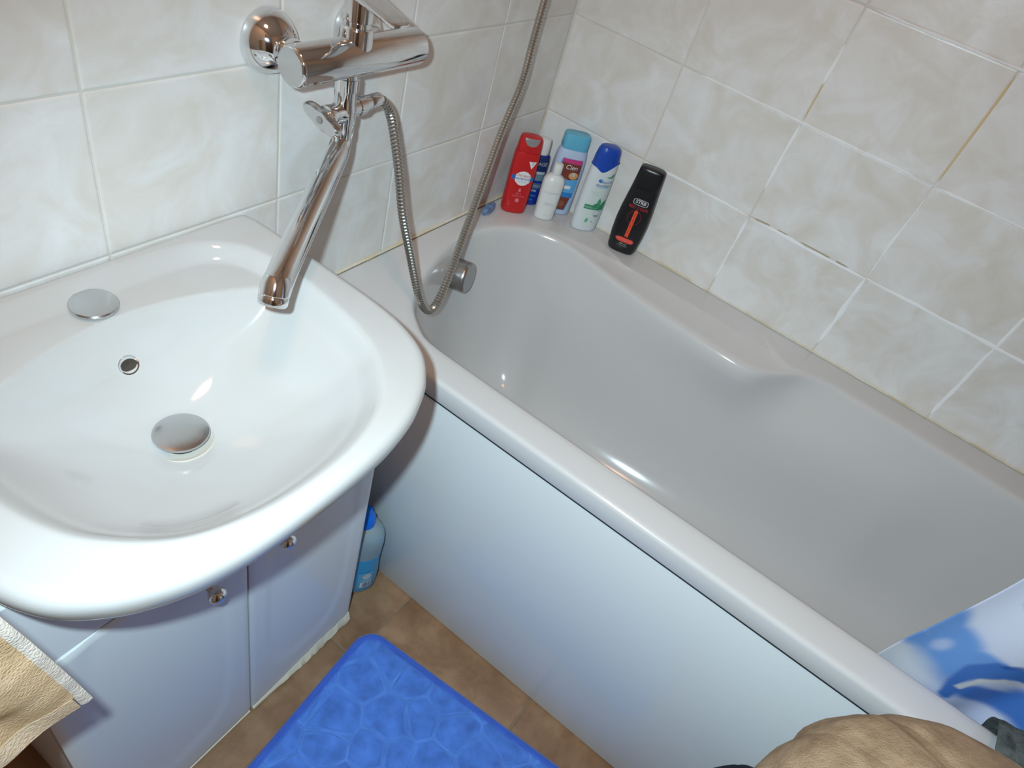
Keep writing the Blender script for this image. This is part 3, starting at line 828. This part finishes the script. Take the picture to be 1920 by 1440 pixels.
b.patch('flower', oval(0.0125, 0.1035, 0.0042, 0.0046), I['silver'], 0.0009)
b.text('Cien', 0.0035, 0.1195, 0.0105, I['white'], 0.0009, shear=0.15)
b.patch('white_tag', [(-0.0030, 0.068), (0.0150, 0.068), (0.0150, 0.076), (-0.0030, 0.076)], I['white'], 0.0006)
b.rect('azure_band', -0.0225, 0.0255, 0.047, 0.0590, I['azure'], 0.0005)
b.patch('cocoa_beans', [(-0.020, 0.0470), (0.0220, 0.0470), (0.0165, 0.0150), (-0.004, 0.0150)], I['cocoa'], 0.0007)
b.patch('bean', oval(0.004, 0.030, 0.0085, 0.0075), ink('bean_brown', (0.30, 0.085, 0.04)), 0.0010)

# 4 white and green shampoo with deep blue cap
ph = [(0.0, 0.0240, 0.0150), (0.002, 0.0278, 0.0180), (0.010, 0.0302, 0.0198), (0.05, 0.0312, 0.0205), (0.11, 0.0308, 0.0202), (0.15, 0.0292, 0.0195), (0.175, 0.0272, 0.0186), (0.192, 0.0245, 0.0172), (0.1985, 0.0215, 0.0152), (0.2005, 0.017, 0.012)]
b = Bottle('shampoo_bottle', 'white shampoo bottle with deep blue cap, green leaves and swirl logo', (-0.0390, -0.193, ZD), -46, ph, 2.4)
cut = lambda x: 0.146 + 0.010 * sstep(-0.004, -0.028, x) + 0.024 * sstep(-0.010, 0.030, x)
body = [p for p in ph if p[0] < 0.15]
def clampz(x, y, z): return min(z, cut(x)) if z > 0.13 else z
b.part('body', ph[:5] + [(0.135, 0.0299, 0.0198), (0.146, 0.0294, 0.0196), (0.156, 0.0287, 0.0193), (0.168, 0.0278, 0.0189), (0.172, 0.0274, 0.0187)], mat('pearl_white_plastic', (0.70, 0.74, 0.76), 0.30), zf=lambda x, y, z: min(z, cut(x)))
b.part('cap', [(0.135, 0.0302, 0.0201), (0.146, 0.0297, 0.0199), (0.156, 0.0290, 0.0196), (0.168, 0.0281, 0.0192), (0.175, 0.0275, 0.0189), (0.184, 0.0262, 0.0182), (0.192, 0.0248, 0.0175), (0.1985, 0.0218, 0.0155), (0.2008, 0.017, 0.012)],
       mat('deep_blue_cap', (0.012, 0.065, 0.42), 0.28), zf=lambda x, y, z: max(z, cut(x) + 0.0004))
b.patch('mint_panel', [(-0.012, 0.118), (0.026, 0.130), (0.0275, 0.100), (0.0275, 0.02), (0.0, 0.012), (-0.022, 0.02), (-0.022, 0.07)], I['pale'], 0.0003, rings=9)
b.patch('swirl_mark', oval(-0.0035, 0.1285, 0.0050, 0.0040), I['blue'], 0.0006)
b.patch('swirl_inner', oval(-0.0020, 0.1295, 0.0028, 0.0022), I['sky'], 0.0009)
b.text('head &', 0.0110, 0.1265, 0.0066, I['blue'], 0.0008, shear=0.2)
b.text('shoulders', 0.0060, 0.1180, 0.0066, I['blue'], 0.0008, sx=0.92, bold=0.0001)
b.rect('underline', -0.0080, 0.0200, 0.1122, 0.1130, I['sky'], 0.0006)
b.patch('top_leaf', [(0.0060, 0.1385), (0.016, 0.1400), (0.0240, 0.1480), (0.0255, 0.1395), (0.020, 0.1360), (0.012, 0.1365)], I['leaf'], 0.0006)
b.text('MENTHOL', -0.004, 0.1000, 0.0038, I['mint'], 0.0006); b.text('FRESH', -0.004, 0.0940, 0.0038, I['mint'], 0.0006)
b.rect('green_band', -0.0200, 0.0265, 0.0580, 0.0690, I['green'], 0.0006)
b.text('menthol', -0.0070, 0.0636, 0.0060, I['mint'], 0.0009)
b.patch('mint_leaf', [(0.004, 0.068), (0.0065, 0.083), (0.0105, 0.0880), (0.0145, 0.0800), (0.0155, 0.068), (0.010, 0.0600)], I['leaf'], 0.0010)
b.patch('mint_leaf', [(0.0125, 0.066), (0.0185, 0.078), (0.0255, 0.0850), (0.0270, 0.0730), (0.0250, 0.0600), (0.018, 0.0580)], I['green'], 0.0011)
b.patch('mint_leaf', [(-0.004, 0.0650), (0.001, 0.0730), (0.008, 0.0760), (0.010, 0.0690), (0.007, 0.0630), (0.001, 0.0620)], I['green'], 0.0012)
b.ring('water_ring', oval(0.0130, 0.0500, 0.0080, 0.0080), 0.0012, ink('aqua_print', (0.30, 0.50, 0.55)), 0.0006)
b.patch('drop', oval(0.0135, 0.0435, 0.0058, 0.0022), I['lblue'], 0.0008)
b.patch('leaf_badge', oval(-0.0050, 0.0295, 0.0050, 0.0068), I['mint'], 0.0006)
b.patch('leaf_mark', [(-0.0080, 0.0250), (-0.0060, 0.0340), (-0.0015, 0.0355), (-0.0030, 0.0270)], I['leaf'], 0.0009)
b.patch('corner_mark', [(0.0055, 0.0265), (0.0100, 0.0310), (0.0090, 0.0270)], I['steel'], 0.0008)

# 5 small white bottle in front
pw = [(0.0, 0.0198, 0.0140), (0.0015, 0.0222, 0.0162), (0.006, 0.0235, 0.0172), (0.05, 0.0243, 0.0178), (0.085, 0.0250, 0.0182), (0.095, 0.0240, 0.0178), (0.102, 0.0200, 0.0155), (0.1065, 0.0130, 0.0115), (0.108, 0.0100, 0.0100)]
wh = mat('milk_white_plastic', (0.77, 0.78, 0.76), 0.28)
b = Bottle('lotion_bottle', 'small plain white bottle with narrow round cap, standing in front of the others', (-0.0880, -0.112, ZD), -50, pw, 2.3)
b.part('body', pw, wh)
b.part('cap', [(0.1082, 0.0098, 0.0098), (0.110, 0.0110, 0.0110), (0.128, 0.0104, 0.0104), (0.132, 0.0094, 0.0094), (0.133, 0.007, 0.007)], wh, n=2.0)
b.text('CLAUDEL', 0, 0.0690, 0.0042, I['grey'], 0.0005, spacing=1.4); b.text('body lotion', 0, 0.0440, 0.0030, I['grey'], 0.0005); b.text('soin du corps', 0, 0.0395, 0.0030, I['grey'], 0.0005)
b.text('100 ml', 0, 0.0140, 0.0028, I['mint'], 0.0005)

# 6 black shower gel, leaning on the right wall
pk = [(0.0, 0.0262, 0.0125), (0.002, 0.0292, 0.0150), (0.010, 0.0322, 0.0172), (0.045, 0.0358, 0.0188), (0.075, 0.0366, 0.0190), (0.105, 0.0352, 0.0186), (0.150, 0.0310, 0.0172), (0.157, 0.0304, 0.0168)]
bk = mat('black_bottle_plastic', (0.008, 0.008, 0.010), 0.30)
b = Bottle('shower_gel_bottle', 'black shower gel bottle with red bar, leaning on the right tiled wall', (-0.0400, -0.300, ZD), -74, pk, 2.8, tilt=(0, 0))
b.part('body', pk, bk)
b.part('cap', [(0.1573, 0.0300, 0.0166), (0.1580, 0.0305, 0.0168), (0.180, 0.0288, 0.0160), (0.196, 0.0278, 0.0152), (0.2005, 0.0265, 0.0140), (0.2020, 0.0240, 0.012)], bk, n=3.2)
b.ring('badge_ring', oval(0.0025, 0.1290, 0.0165, 0.0070, 4.0), 0.0014, I['silver'], 0.0005)
b.text('STR8', 0.0025, 0.1292, 0.0075, I['silver'], 0.0006, bold=0.0003)
b.text('RED CODE', 0.0020, 0.1155, 0.0062, I['dred'], 0.0006, bold=0.0002)
for s in (-1, 1):
    b.rect('red_bar', 0.001 + s * 0.0022 - 0.0018, 0.001 + s * 0.0022 + 0.0018, 0.0440, 0.1085, I['fire'], 0.0006)
for s in range(5):
    b.rect('bar_rung', -0.0010, 0.0030, 0.046 + s * 0.0145, 0.0525 + s * 0.0145, I['fire'], 0.0007)
b.ring('target_ring', oval(0.001, 0.092, 0.0150, 0.0165), 0.0006, I['dred'], 0.0004)
b.patch('name_plate', oval(0.0010, 0.0350, 0.0190, 0.0056, 5.0), I['fire'], 0.0006)
b.text('SHOWER GEL', 0.0010, 0.0352, 0.0050, I['pink'], 0.0009)
b.text('400 ml', 0.0, 0.0250, 0.0042, I['grey'], 0.0006)
b.text('for body & hair', 0.0, 0.0205, 0.0026, I['grey'], 0.0006)

# small crumpled blue plastic piece by the red bottle
bm = bmesh.new()
bmesh.ops.create_icosphere(bm, subdivisions=3, radius=1.0)
for v in bm.verts:
    x, y, z = v.co
    k = 1 + 0.28 * nz(x * 1.7, y * 1.7, z * 2.5 + 4)
    v.co = (x * 0.0300 * k, y * 0.0100 * k, max(z * 0.0085 * k + 0.006 + 0.003 * math.sin(x * 9), 0.0))
bmesh.ops.rotate(bm, verts=bm.verts, cent=(0, 0, 0), matrix=Matrix.Rotation(math.radians(12), 3, 'Z'))
bmesh.ops.translate(bm, verts=bm.verts, vec=(-0.189, -0.0255, ZR))
tag(link('soap_remnant', bm, mat('translucent_blue_plastic', (0.22, 0.33, 0.55), 0.25, Transmission_Weight=0.35), None, sharp=0),
    'small translucent blue sliver lying on the tub edge beside the red bottle', 'soap')

# detergent bottle on the floor between cabinet and bath panel
pd = [(0.0, 0.0330, 0.0270), (0.003, 0.0385, 0.0315), (0.015, 0.0420, 0.0350), (0.06, 0.0430, 0.0360), (0.11, 0.0405, 0.0345), (0.135, 0.0410, 0.0345), (0.165, 0.0430, 0.0355), (0.190, 0.0415, 0.0340), (0.208, 0.0340, 0.0290), (0.219, 0.0200, 0.0195), (0.223, 0.0150, 0.0150)]
b = Bottle('detergent_bottle', 'clear plastic bottle of blue liquid with blue cap on the floor beside the cabinet', (-0.7490, -0.249, 0.0008), -38, pd, 2.3)
b.part('shell', pd, mat('clear_plastic', (0.60, 0.66, 0.66), 0.12, Transmission_Weight=0.55, IOR=1.25))
pl = [(z + 0.0, a - 0.0016, bb - 0.0016) for z, a, bb in pd if 0.002 < z < 0.13] + [(0.134, 0.0396, 0.0330)]
pl[0] = (0.0025, 0.035, 0.029)
liq = mat('blue_liquid', (0.02, 0.33, 0.62), 0.25)
o = b.part('liquid', [(z, a + 0.0018, bb + 0.0018) for z, a, bb in pl], liq); o['label'] = 'bright blue liquid'
b.part('cap', [(0.2225, 0.0165, 0.0165), (0.224, 0.0185, 0.0185), (0.246, 0.0180, 0.0180), (0.252, 0.0150, 0.0150), (0.262, 0.0105, 0.0105), (0.268, 0.0095, 0.0095), (0.2695, 0.006, 0.006)], mat('bright_blue_cap', (0.0, 0.16, 0.72), 0.35), n=2.0)
b.rect('label', -0.0050, 0.0250, 0.028, 0.088, ink('blue_label', (0.10, 0.40, 0.62)), 0.0012)
b.patch('picture', oval(0.013, 0.074, 0.009, 0.010), I['silver'], 0.0016)
for k in range(7):
    b.rect('barcode_bar', 0.003 + k * 0.0028, 0.0044 + k * 0.0028 + (0.0007 if k % 3 == 0 else 0), 0.034, 0.051, I['navy'] if k else I['white'], 0.0018)
b.rect('barcode_ground', 0.0010, 0.0240, 0.0325, 0.0525, I['white'], 0.0015)
b.text('CLEAN', 0.0125, 0.0590, 0.0048, I['white'], 0.0018)

# ------------------------------------------------------------------ bath mat
mt_l, mt_w = 0.56, 0.50
def mat_mesh():
    nx, ny = 190, 210
    rnd = random.Random(11)
    cells = []
    for i in range(-1, 12):
        for j in range(-1, 13):
            cells.append((((i + 0.5 * (j % 2)) + rnd.uniform(-0.3, 0.3)) * 0.074, (j + rnd.uniform(-0.3, 0.3)) * 0.070, rnd.uniform(0.8, 1.2)))
    ca = np.array(cells)
    rad = 0.045
    bm = bmesh.new(); grid = []; colr = []
    for j in range(ny + 1):
        row = []
        for i in range(nx + 1):
            x, y = mt_w * i / nx, mt_l * j / ny
            # warp the square grid into a rounded rectangle
            cx, cy = min(max(x, rad), mt_w - rad), min(max(y, rad), mt_l - rad)
            vx, vy = x - cx, y - cy
            m = max(abs(vx), abs(vy))
            L = math.hypot(vx, vy)
            if L > 1e-9 and vx != 0 and vy != 0:
                x, y = cx + vx / L * m, cy + vy / L * m
            e = min(x, mt_w - x, y, mt_l - y)
            if vx != 0 and vy != 0: e = rad - m
            dd = np.hypot(ca[:, 0] - x, ca[:, 1] - y) / ca[:, 2]
            k = np.argpartition(dd, 1)[:2]; d0, d1 = sorted(dd[k])
            edge = d1 - d0
            pebble = sstep(0.0, 0.012, edge)
            field = sstep(0.013, 0.018, e)
            z = 0.0035 + 0.0050 * sstep(0.0, 0.004, e) + 0.0018 * sstep(0.004, 0.008, e) * (1 - sstep(0.008, 0.013, e)) + field * (0.0014 * pebble)
            row.append(bm.verts.new((x, -y, z))); colr.append((pebble * field + (1 - field), field))
        grid.append(row)
    for j in range(ny):
        for i in range(nx):
            bm.faces.new((grid[j][i], grid[j + 1][i], grid[j + 1][i + 1], grid[j][i + 1]))
    return bm, colr
bm, mc = mat_mesh()
me = bpy.data.meshes.new('bath_mat'); bm.to_mesh(me); bm.free()
for p in me.polygons: p.use_smooth = True
att = me.color_attributes.new('print', 'FLOAT_COLOR', 'POINT')
buf = np.zeros((len(mc), 4), np.float32); buf[:, 3] = 1
for i, (pv, fv) in enumerate(mc):
    c0 = np.array((0.092, 0.235, 0.69)); c1 = np.array((0.076, 0.198, 0.635)); c2 = np.array((0.050, 0.125, 0.54))
    c = c0 * (1 - pv) + c1 * pv
    c = c * fv + c2 * (1 - fv); buf[i, :3] = c
att.data.foreach_set('color', buf.ravel())
m = mat('blue_plush', (0.07, 0.16, 0.55), 0.95, spec=0.1, bump=(260, 0.55, 0.003), Sheen_Weight=0.35)
nt = m.node_tree; at = nt.nodes.new('ShaderNodeAttribute'); at.attribute_name = 'print'
nn = nt.nodes.new('ShaderNodeTexNoise'); nn.inputs['Scale'].default_value = 16; nn.inputs['Detail'].default_value = 6
hv = nt.nodes.new('ShaderNodeMapRange'); hv.inputs['From Min'].default_value = 0.3; hv.inputs['From Max'].default_value = 0.7; hv.inputs['To Min'].default_value = 0.80; hv.inputs['To Max'].default_value = 1.30
mx = nt.nodes.new('ShaderNodeVectorMath'); mx.operation = 'SCALE'
nt.links.new(nn.outputs['Fac'], hv.inputs['Value']); nt.links.new(at.outputs['Color'], mx.inputs[0]); nt.links.new(hv.outputs[0], mx.inputs['Scale'])
nt.links.new(mx.outputs[0], nt.nodes['Principled BSDF'].inputs['Base Color'])
mo = link('bath_mat', me, m)
ang = math.radians(4.6)
mo.rotation_euler = (0, 0, ang)
# right far corner of the mat sits near (-0.806, -0.343)
crn = Vector((-0.8065, -0.3425, 0.0004))
mo.location = crn - Matrix.Rotation(ang, 3, 'Z') @ Vector((mt_w, 0, 0))
tag(mo, 'plush blue bath mat with pebble pattern on the brown floor', 'bath mat')

# ------------------------------------------------------------------ hanging towel (left edge of the picture)
def terry(name, stops, scale=60):
    return mottled(name, stops, scale, 6, rough=1.0, dist=0.2, bump=(480, 0.7, 0.0024), per_object=False, spec=0.1)
M['towel'] = terry('beige_terry', [(0.30, (0.52, 0.33, 0.175)), (0.52, (0.65, 0.44, 0.255)), (0.72, (0.75, 0.54, 0.345))], 22)
M['hem'] = terry('pale_hem', [(0.3, (0.66, 0.56, 0.48)), (0.7, (0.78, 0.69, 0.62))], 80)
M['band'] = terry('salmon_border', [(0.3, (0.64, 0.44, 0.29)), (0.7, (0.74, 0.56, 0.39))], 70)
YT = -0.405
tw = thing('towel', 'beige terry towel with pale hem hanging at the left before the cabinet', 'towel', (-1.45, YT, 0.72))
def towel_xyz(u, v, off):
    """u from the right edge to the left, v up from the bottom edge (metres)"""
    x = -1.3095 - u - 0.135 * v - 0.10 * v * v
    fold = 0.007 * math.sin(38 * (u - 0.75 * v) + 0.6) * sstep(0.0, 0.06, u) + 0.0032 * math.sin(95 * (u - 0.9 * v + 0.01 * math.sin(30 * v))) * sstep(0.02, 0.08, u)
    fold += 0.0012 * nz(u * 40, v * 40) 
    y = YT + fold - off
    z = 0.7275 + v + 0.006 * math.sin(u * 12) - 0.004 * u
    return (x, y, z)
def towel_sheet(u0, u1, v0, v1, nu, nv, th, bulge=0.0):
    bm = bmesh.new(); F, B = [], []
    for j in range(nv + 1):
        fr, br = [], []
        for i in range(nu + 1):
            u = u0 + (u1 - u0) * i / nu; v = v0 + (v1 - v0) * j / nv
            e = math.sin(PI * i / nu) if bulge else 0
            fr.append(bm.verts.new(towel_xyz(u, v, th / 2 + bulge * e))); br.append(bm.verts.new(towel_xyz(u, v, -th / 2 - bulge * e)))
        F.append(fr); B.append(br)
    for j in range(nv):
        for i in range(nu):
            bm.faces.new((F[j][i], F[j][i + 1], F[j + 1][i + 1], F[j + 1][i])); bm.faces.new((B[j][i + 1], B[j][i], B[j + 1][i], B[j + 1][i + 1]))
    for j in range(nv):
        bm.faces.new((F[j][0], F[j + 1][0], B[j + 1][0], B[j][0])); bm.faces.new((F[j + 1][nu], F[j][nu], B[j][nu], B[j + 1][nu]))
    for i in range(nu):
        bm.faces.new((F[0][i + 1], F[0][i], B[0][i], B[0][i + 1])); bm.faces.new((F[nv][i], F[nv][i + 1], B[nv][i + 1], B[nv][i]))
    bmesh.ops.recalc_face_normals(bm, faces=bm.faces)
    return bm
link('cloth', towel_sheet(0.008, 0.30, 0.022, 0.50, 90, 130, 0.005), M['towel'], tw, sharp=0)
link('hem', towel_sheet(0.0, 0.0090, 0.0, 0.50, 6, 110, 0.0035, 0.0012), M['hem'], tw, sharp=0)['label'] = 'pale rolled side hem'
link('border', towel_sheet(0.010, 0.30, 0.0, 0.0225, 90, 5, 0.0055), M['band'], tw, sharp=0)['label'] = 'salmon woven bottom border'
rail = thing('towel_rail', 'chrome towel rail on the left wall above the towel', 'rail', (XL, YT, 1.2368))
bm = bmesh.new(); tube(bm, [(XL + 0.002, YT, 1.2368), (-1.38, YT, 1.2368)], 0.0070, 16); link('bar', bm, M['chrome'], rail)
bm = bmesh.new(); lathe(bm, [(0, 0.022), (0.008, 0.021), (0.012, 0.011)], (XL + 0.0008, YT, 1.2368), (1, 0, 0), 24); link('wall_plate', bm, M['chrome'], rail)

# ------------------------------------------------------------------ shower curtain
def curtain():
    nu, nv = 200, 300
    y_start, zb, zt = -1.056, 0.455, 1.93
    verts = np.zeros(((nv + 1) * (nu + 1), 3), np.float32); cols = np.ones(((nv + 1) * (nu + 1), 4), np.float32)
    span = 0.56
    wht = np.array((0.62, 0.66, 0.78)); lav = np.array((0.50, 0.56, 0.74)); blu = np.array((0.055, 0.17, 0.52)); mid = np.array((0.10, 0.27, 0.63)); deep = np.array((0.02, 0.08, 0.32)); cream = np.array((0.58, 0.60, 0.62))
    def seg(p, a, b):
        ax, ay = a; bx, by = b; t = max(0, min(1, ((p[0] - ax) * (bx - ax) + (p[1] - ay) * (by - ay)) / ((bx - ax) ** 2 + (by - ay) ** 2)))
        return math.hypot(p[0] - ax - t * (bx - ax), p[1] - ay - t * (by - ay)), t
    def paint(y, z):
        c = wht * 1.0
        n1 = nz(y * 9, z * 7, 2.2); c = c + (lav - c) * sstep(-0.2, 0.5, n1)
        n2 = nz(y * 6 + 3, z * 8, 7.1) + 0.4 * nz(y * 17, z * 17, 1.0)
        patch = sstep(0.10, 0.42, n2) * sstep(0.95, 1.05, z)
        def blob(cy, cz, ry, rz, rot, soft=0.35):
            dy, dz = y - cy, z - cz; cc, ss = math.cos(rot), math.sin(rot)
            q = math.hypot((cc * dy + ss * dz) / ry, (-ss * dy + cc * dz) / rz) + 0.22 * nz(y * 28, z * 28, cy)
            return 1 - sstep(1 - soft, 1 + soft, q)
        b1 = max(blob(-1.092, 0.690, 0.042, 0.032, 0.5), blob(-1.108, 0.650, 0.034, 0.040, 0.2), blob(-1.075, 0.712, 0.020, 0.036, -0.2), blob(-1.135, 0.690, 0.034, 0.018, -0.5))
        b2 = max(blob(-1.185, 0.640, 0.055, 0.022, -0.35), blob(-1.225, 0.660, 0.05, 0.03, -0.3))
        b1 = max(b1, blob(-1.068, 0.655, 0.030, 0.022, 0.3)); light_ = blob(-1.094, 0.668, 0.008, 0.016, 0.2, 0.6)
        c = c + (mid - c) * max(b1, patch) * 0.92
        c = c + (wht - c) * light_ * 0.5
        c = c + (blu - c) * b2
        lowp = blob(-1.085, 0.605, 0.04, 0.03, 0.0, 0.6); c = c + (cream - c) * lowp * 0.7
        # leaping fish shapes: curved back with a pale belly
        back = [(-1.146, 0.600), (-1.141, 0.630), (-1.142, 0.668), (-1.155, 0.698), (-1.176, 0.708), (-1.205, 0.706), (-1.235, 0.690)]
        bd = min(seg((y, z), a, b)[0] for a, b in zip(back[:-1], back[1:]))
        wdt = 0.0085 + 0.006 * sstep(0.60, 0.68, z)
        c = c + (blu * 0.9 - c) * (1 - sstep(wdt - 0.003, wdt + 0.002, bd))
        bel = [(-1.147, 0.628), (-1.153, 0.662), (-1.168, 0.682), (-1.190, 0.688), (-1.22, 0.680)]
        wd = min(seg((y, z), a, b)[0] for a, b in zip(bel[:-1], bel[1:]))
        c = c + (cream - c) * (1 - sstep(0.0025, 0.0055, wd))
        fin = [(-1.152, 0.705), (-1.165, 0.722), (-1.180, 0.724)]
        fd = min(seg((y, z), a, b)[0] for a, b in zip(fin[:-1], fin[1:]))
        c = c + (deep - c) * (1 - sstep(0.0015, 0.004, fd)) * 0.8
        # the same shapes repeat up the cloth
        for oy, oz in ((0.18, 0.30), (0.02, 0.55), (0.22, 0.80), (0.06, 1.05)):
            b3 = [(a[0] - oy, a[1] + oz) for a in back]
            d3 = min(seg((y, z), a, b)[0] for a, b in zip(b3[:-1], b3[1:]))
            c = c + (blu - c) * (1 - sstep(0.010, 0.016, d3))
        nb = sstep(0.012, 0.0, abs(y + 1.118) * 0.4 + abs(z - 0.808)); c = c + (mid - c) * 0.6 * (1 - sstep(0.006, 0.012, math.hypot(y + 1.115, z - 0.803)))
        return c
    k = 0
    for j in range(nv + 1):
        z = zb + (zt - zb) * j / nv
        for i in range(nu + 1):
            s = i / nu
            y = y_start - span * s - 0.085 * sstep(0.55, 0.85, z) * 0.25 - 0.02 * (z - 0.6)
            amp = 0.004 + 0.022 * sstep(0.12, 0.40, s)
            x = -0.601 + amp * math.sin(2 * PI * (s * 5.2) + 0.4) + 0.006 * nz(s * 5, z * 2.0) - 0.004 * sstep(0.62, 0.70, z)
            x += 0.016 * (1 - sstep(0.45, 0.60, z))
            verts[k] = (x, y, z); cols[k, :3] = paint(y, z); k += 1
    faces = []
    for j in range(nv):
        for i in range(nu):
            a = j * (nu + 1) + i; faces.append((a, a + 1, a + nu + 2, a + nu + 1))
    me = bpy.data.meshes.new('cloth'); me.from_pydata(verts.tolist(), [], faces)
    for p in me.polygons: p.use_smooth = True
    at = me.color_attributes.new('print', 'FLOAT_COLOR', 'POINT'); at.data.foreach_set('color', cols.ravel())
    return me
ct = thing('shower_curtain', 'white and blue sea-print shower curtain hanging into the tub', 'shower curtain', (-0.6, -1.3, 0.45))
me = curtain(); me.transform(Matrix.Translation((0.6, 1.3, -0.45)))
m = mat('printed_polyester', (1, 1, 1), 0.45, spec=0.3)
nt = m.node_tree; at = nt.nodes.new('ShaderNodeAttribute'); at.attribute_name = 'print'
nt.links.new(at.outputs['Color'], nt.nodes['Principled BSDF'].inputs['Base Color'])
o = link('cloth', me, m, ct)
sm_ = o.modifiers.new('thickness', 'SOLIDIFY'); sm_.thickness = 0.0008; sm_.offset = 0
rl = thing('curtain_rail', 'white curtain rail above the tub', 'rail', (-0.6, -0.8, 1.96))
bm = bmesh.new(); tube(bm, [(-0.605, -0.0015, 1.965), (-0.605, YF + 0.0015, 1.965)], 0.011, 16); link('rod', bm, M['white_enamel'], rl)
for k in range(7):
    y = -1.09 - k * 0.085
    bm = bmesh.new(); tube(bm, [(-0.605 + 0.018 * math.cos(a), y, 1.947 + 0.022 * math.sin(a) + 0.003) for a in [2 * PI * q / 20 for q in range(21)]], 0.0018, 6, caps=False)
    link('hook', bm, M['white_enamel'], ct)

# ------------------------------------------------------------------ hamper with a heap of cloth (bottom right corner)
hm = thing('laundry_hamper', 'white laundry hamper below the heap of cloths beside the tub', 'hamper', (-1.04, -1.18, 0))
bm = bmesh.new()
def rr(hx, hy, rd, z):
    out = []
    for k in range(40):
        t = 2 * PI * k / 40; c, s = math.cos(t), math.sin(t)
        out.append((-1.04 + math.copysign(abs(c) ** 0.4, c) * hx, -1.18 + math.copysign(abs(s) ** 0.4, s) * hy, z))
    return out
loft(bm, [rr(0.13, 0.19, 0, 0.001), rr(0.14, 0.20, 0, 0.02), rr(0.145, 0.259, 0, 0.60)], True, True, True); link('basket', bm, M['white_enamel'], hm)
bm = bmesh.new(); loft(bm, [rr(0.149, 0.264, 0, 0.602), rr(0.152, 0.267, 0, 0.606), rr(0.152, 0.267, 0, 0.628), rr(0.145, 0.259, 0, 0.636)], True, True, True); link('lid', bm, M['white_enamel'], hm)
M['tan'] = terry('tan_terry', [(0.28, (0.27, 0.175, 0.105)), (0.5, (0.37, 0.255, 0.16)), (0.74, (0.48, 0.345, 0.225))], 40)
def dome(c, a, seed, rough, base, m, name, nf=0.0, folds=()):
    bm = bmesh.new(); rings = []
    n, mr = 120, 46
    for j in range(1, mr + 1):
        ph = (PI / 2) * j / mr
        ring = []
        for i in range(n):
            th = 2 * PI * i / n
            x, y, z = math.cos(th) * math.sin(ph), math.sin(th) * math.sin(ph), math.cos(ph)
            k = 1 + rough * nz(x * 2.1 + seed, y * 2.1, z * 2.1) + rough * 0.4 * nz(x * 6 + seed, y * 6, z * 6)
            for (fx_, fy_, ang_, dep, wid) in folds:
                dx_, dy_ = x - fx_, y - fy_
                q = dx_ * math.sin(ang_) - dy_ * math.cos(ang_) + 0.05 * math.sin(6 * (dx_ * math.cos(ang_) + dy_ * math.sin(ang_)))
                k -= dep * math.exp(-(q / wid) ** 2)
            ring.append((c[0] + a[0] * x * k, c[1] + a[1] * y * k, c[2] + a[2] * z * k))
        rings.append(ring)
    last = rings[-1]
    rings.append([(c[0] + (p[0] - c[0]) * 0.985, c[1] + (p[1] - c[1]) * 0.985, base) for p in last])
    V_ = loft(bm, rings, True, False, True)
    tv = bm.verts.new((c[0], c[1], c[2] + a[2]))
    for i in range(n): bm.faces.new((tv, V_[0][i], V_[0][(i + 1) % n]))
    bmesh.ops.recalc_face_normals(bm, faces=bm.faces)
    return link(name, bm, m, None, sharp=0)
o = dome((-0.957, -1.167, 0.645), (0.238, 0.237, 0.150), 1.7, 0.03, 0.640, M['tan'], 'bath_towel', folds=((-0.45, 0.10, 0.35, 0.030, 0.05), (-0.2, 0.05, 0.9, 0.02, 0.06)))
tag(o, 'tan fluffy towel heaped beside the tub at the lower right', 'towel')
o = dome((-0.995, -0.918, 0.645), (0.046, 0.044, 0.106), 5.1, 0.05, 0.637, mat('black_jersey', (0.012, 0.012, 0.02), 0.9, spec=0.1), 'folded_shirt')
for cxp, czp in ((0.006, 0.016), (0.017, 0.004)):
    bmp = bmesh.new(); pts = []
    for q in range(25):
        t = 2 * PI * q / 24; x = cxp + 0.008 * math.cos(t); y = czp + 0.0045 * math.sin(t)
        pts.append((-0.995 + x, -0.918 + y, 0.645 + 0.1075 * math.sqrt(max(0.05, 1 - (x / 0.046) ** 2 - (y / 0.044) ** 2)) + 0.0005))
    tube(bmp, pts, 0.0012, 6, caps=False); link('print', bmp, I['grey'], o, sharp=0)
tag(o, 'black garment with a white print lying against the tan towel', 'shirt')
# dark grey washcloth laid over the tub edge
bm = bmesh.new(); rings = []
prof_c = [(-0.716, 0.555), (-0.712, 0.60), (-0.708, 0.630), (-0.698, 0.644), (-0.68, 0.650), (-0.655, 0.650), (-0.636, 0.645), (-0.626, 0.634), (-0.6225, 0.618), (-0.6215, 0.600)]
Pc = resample(catmull([(x, 0, z) for x, z in prof_c], 6), 46, False)
for jj, y0 in enumerate([-1.176 - 0.0065 * k for k in range(14)]):
    ring = []
    for i, p in enumerate(Pc):
        nn_ = 0.010 * math.sin(jj / 13 * PI) + 0.004 * nz(i * 0.2, jj * 0.5)
        ring.append((p.x, y0 - 0.0004 * i + 0.004 * nz(i * 0.15, 4.4), p.z + max(0, nn_) * (1 if 8 < i < 36 else 0.3)))
    rings.append(ring)
loft(bm, rings, False)
bmesh.ops.recalc_face_normals(bm, faces=bm.faces)
o = link('washcloth', bm, terry('dark_grey_terry', [(0.3, (0.045, 0.055, 0.055)), (0.7, (0.13, 0.145, 0.14))], 60), None, sharp=0)
q = o.modifiers.new('thickness', 'SOLIDIFY'); q.thickness = 0.004; q.offset = 1
tag(o, 'dark grey washcloth draped over the tub edge under the curtain', 'washcloth')
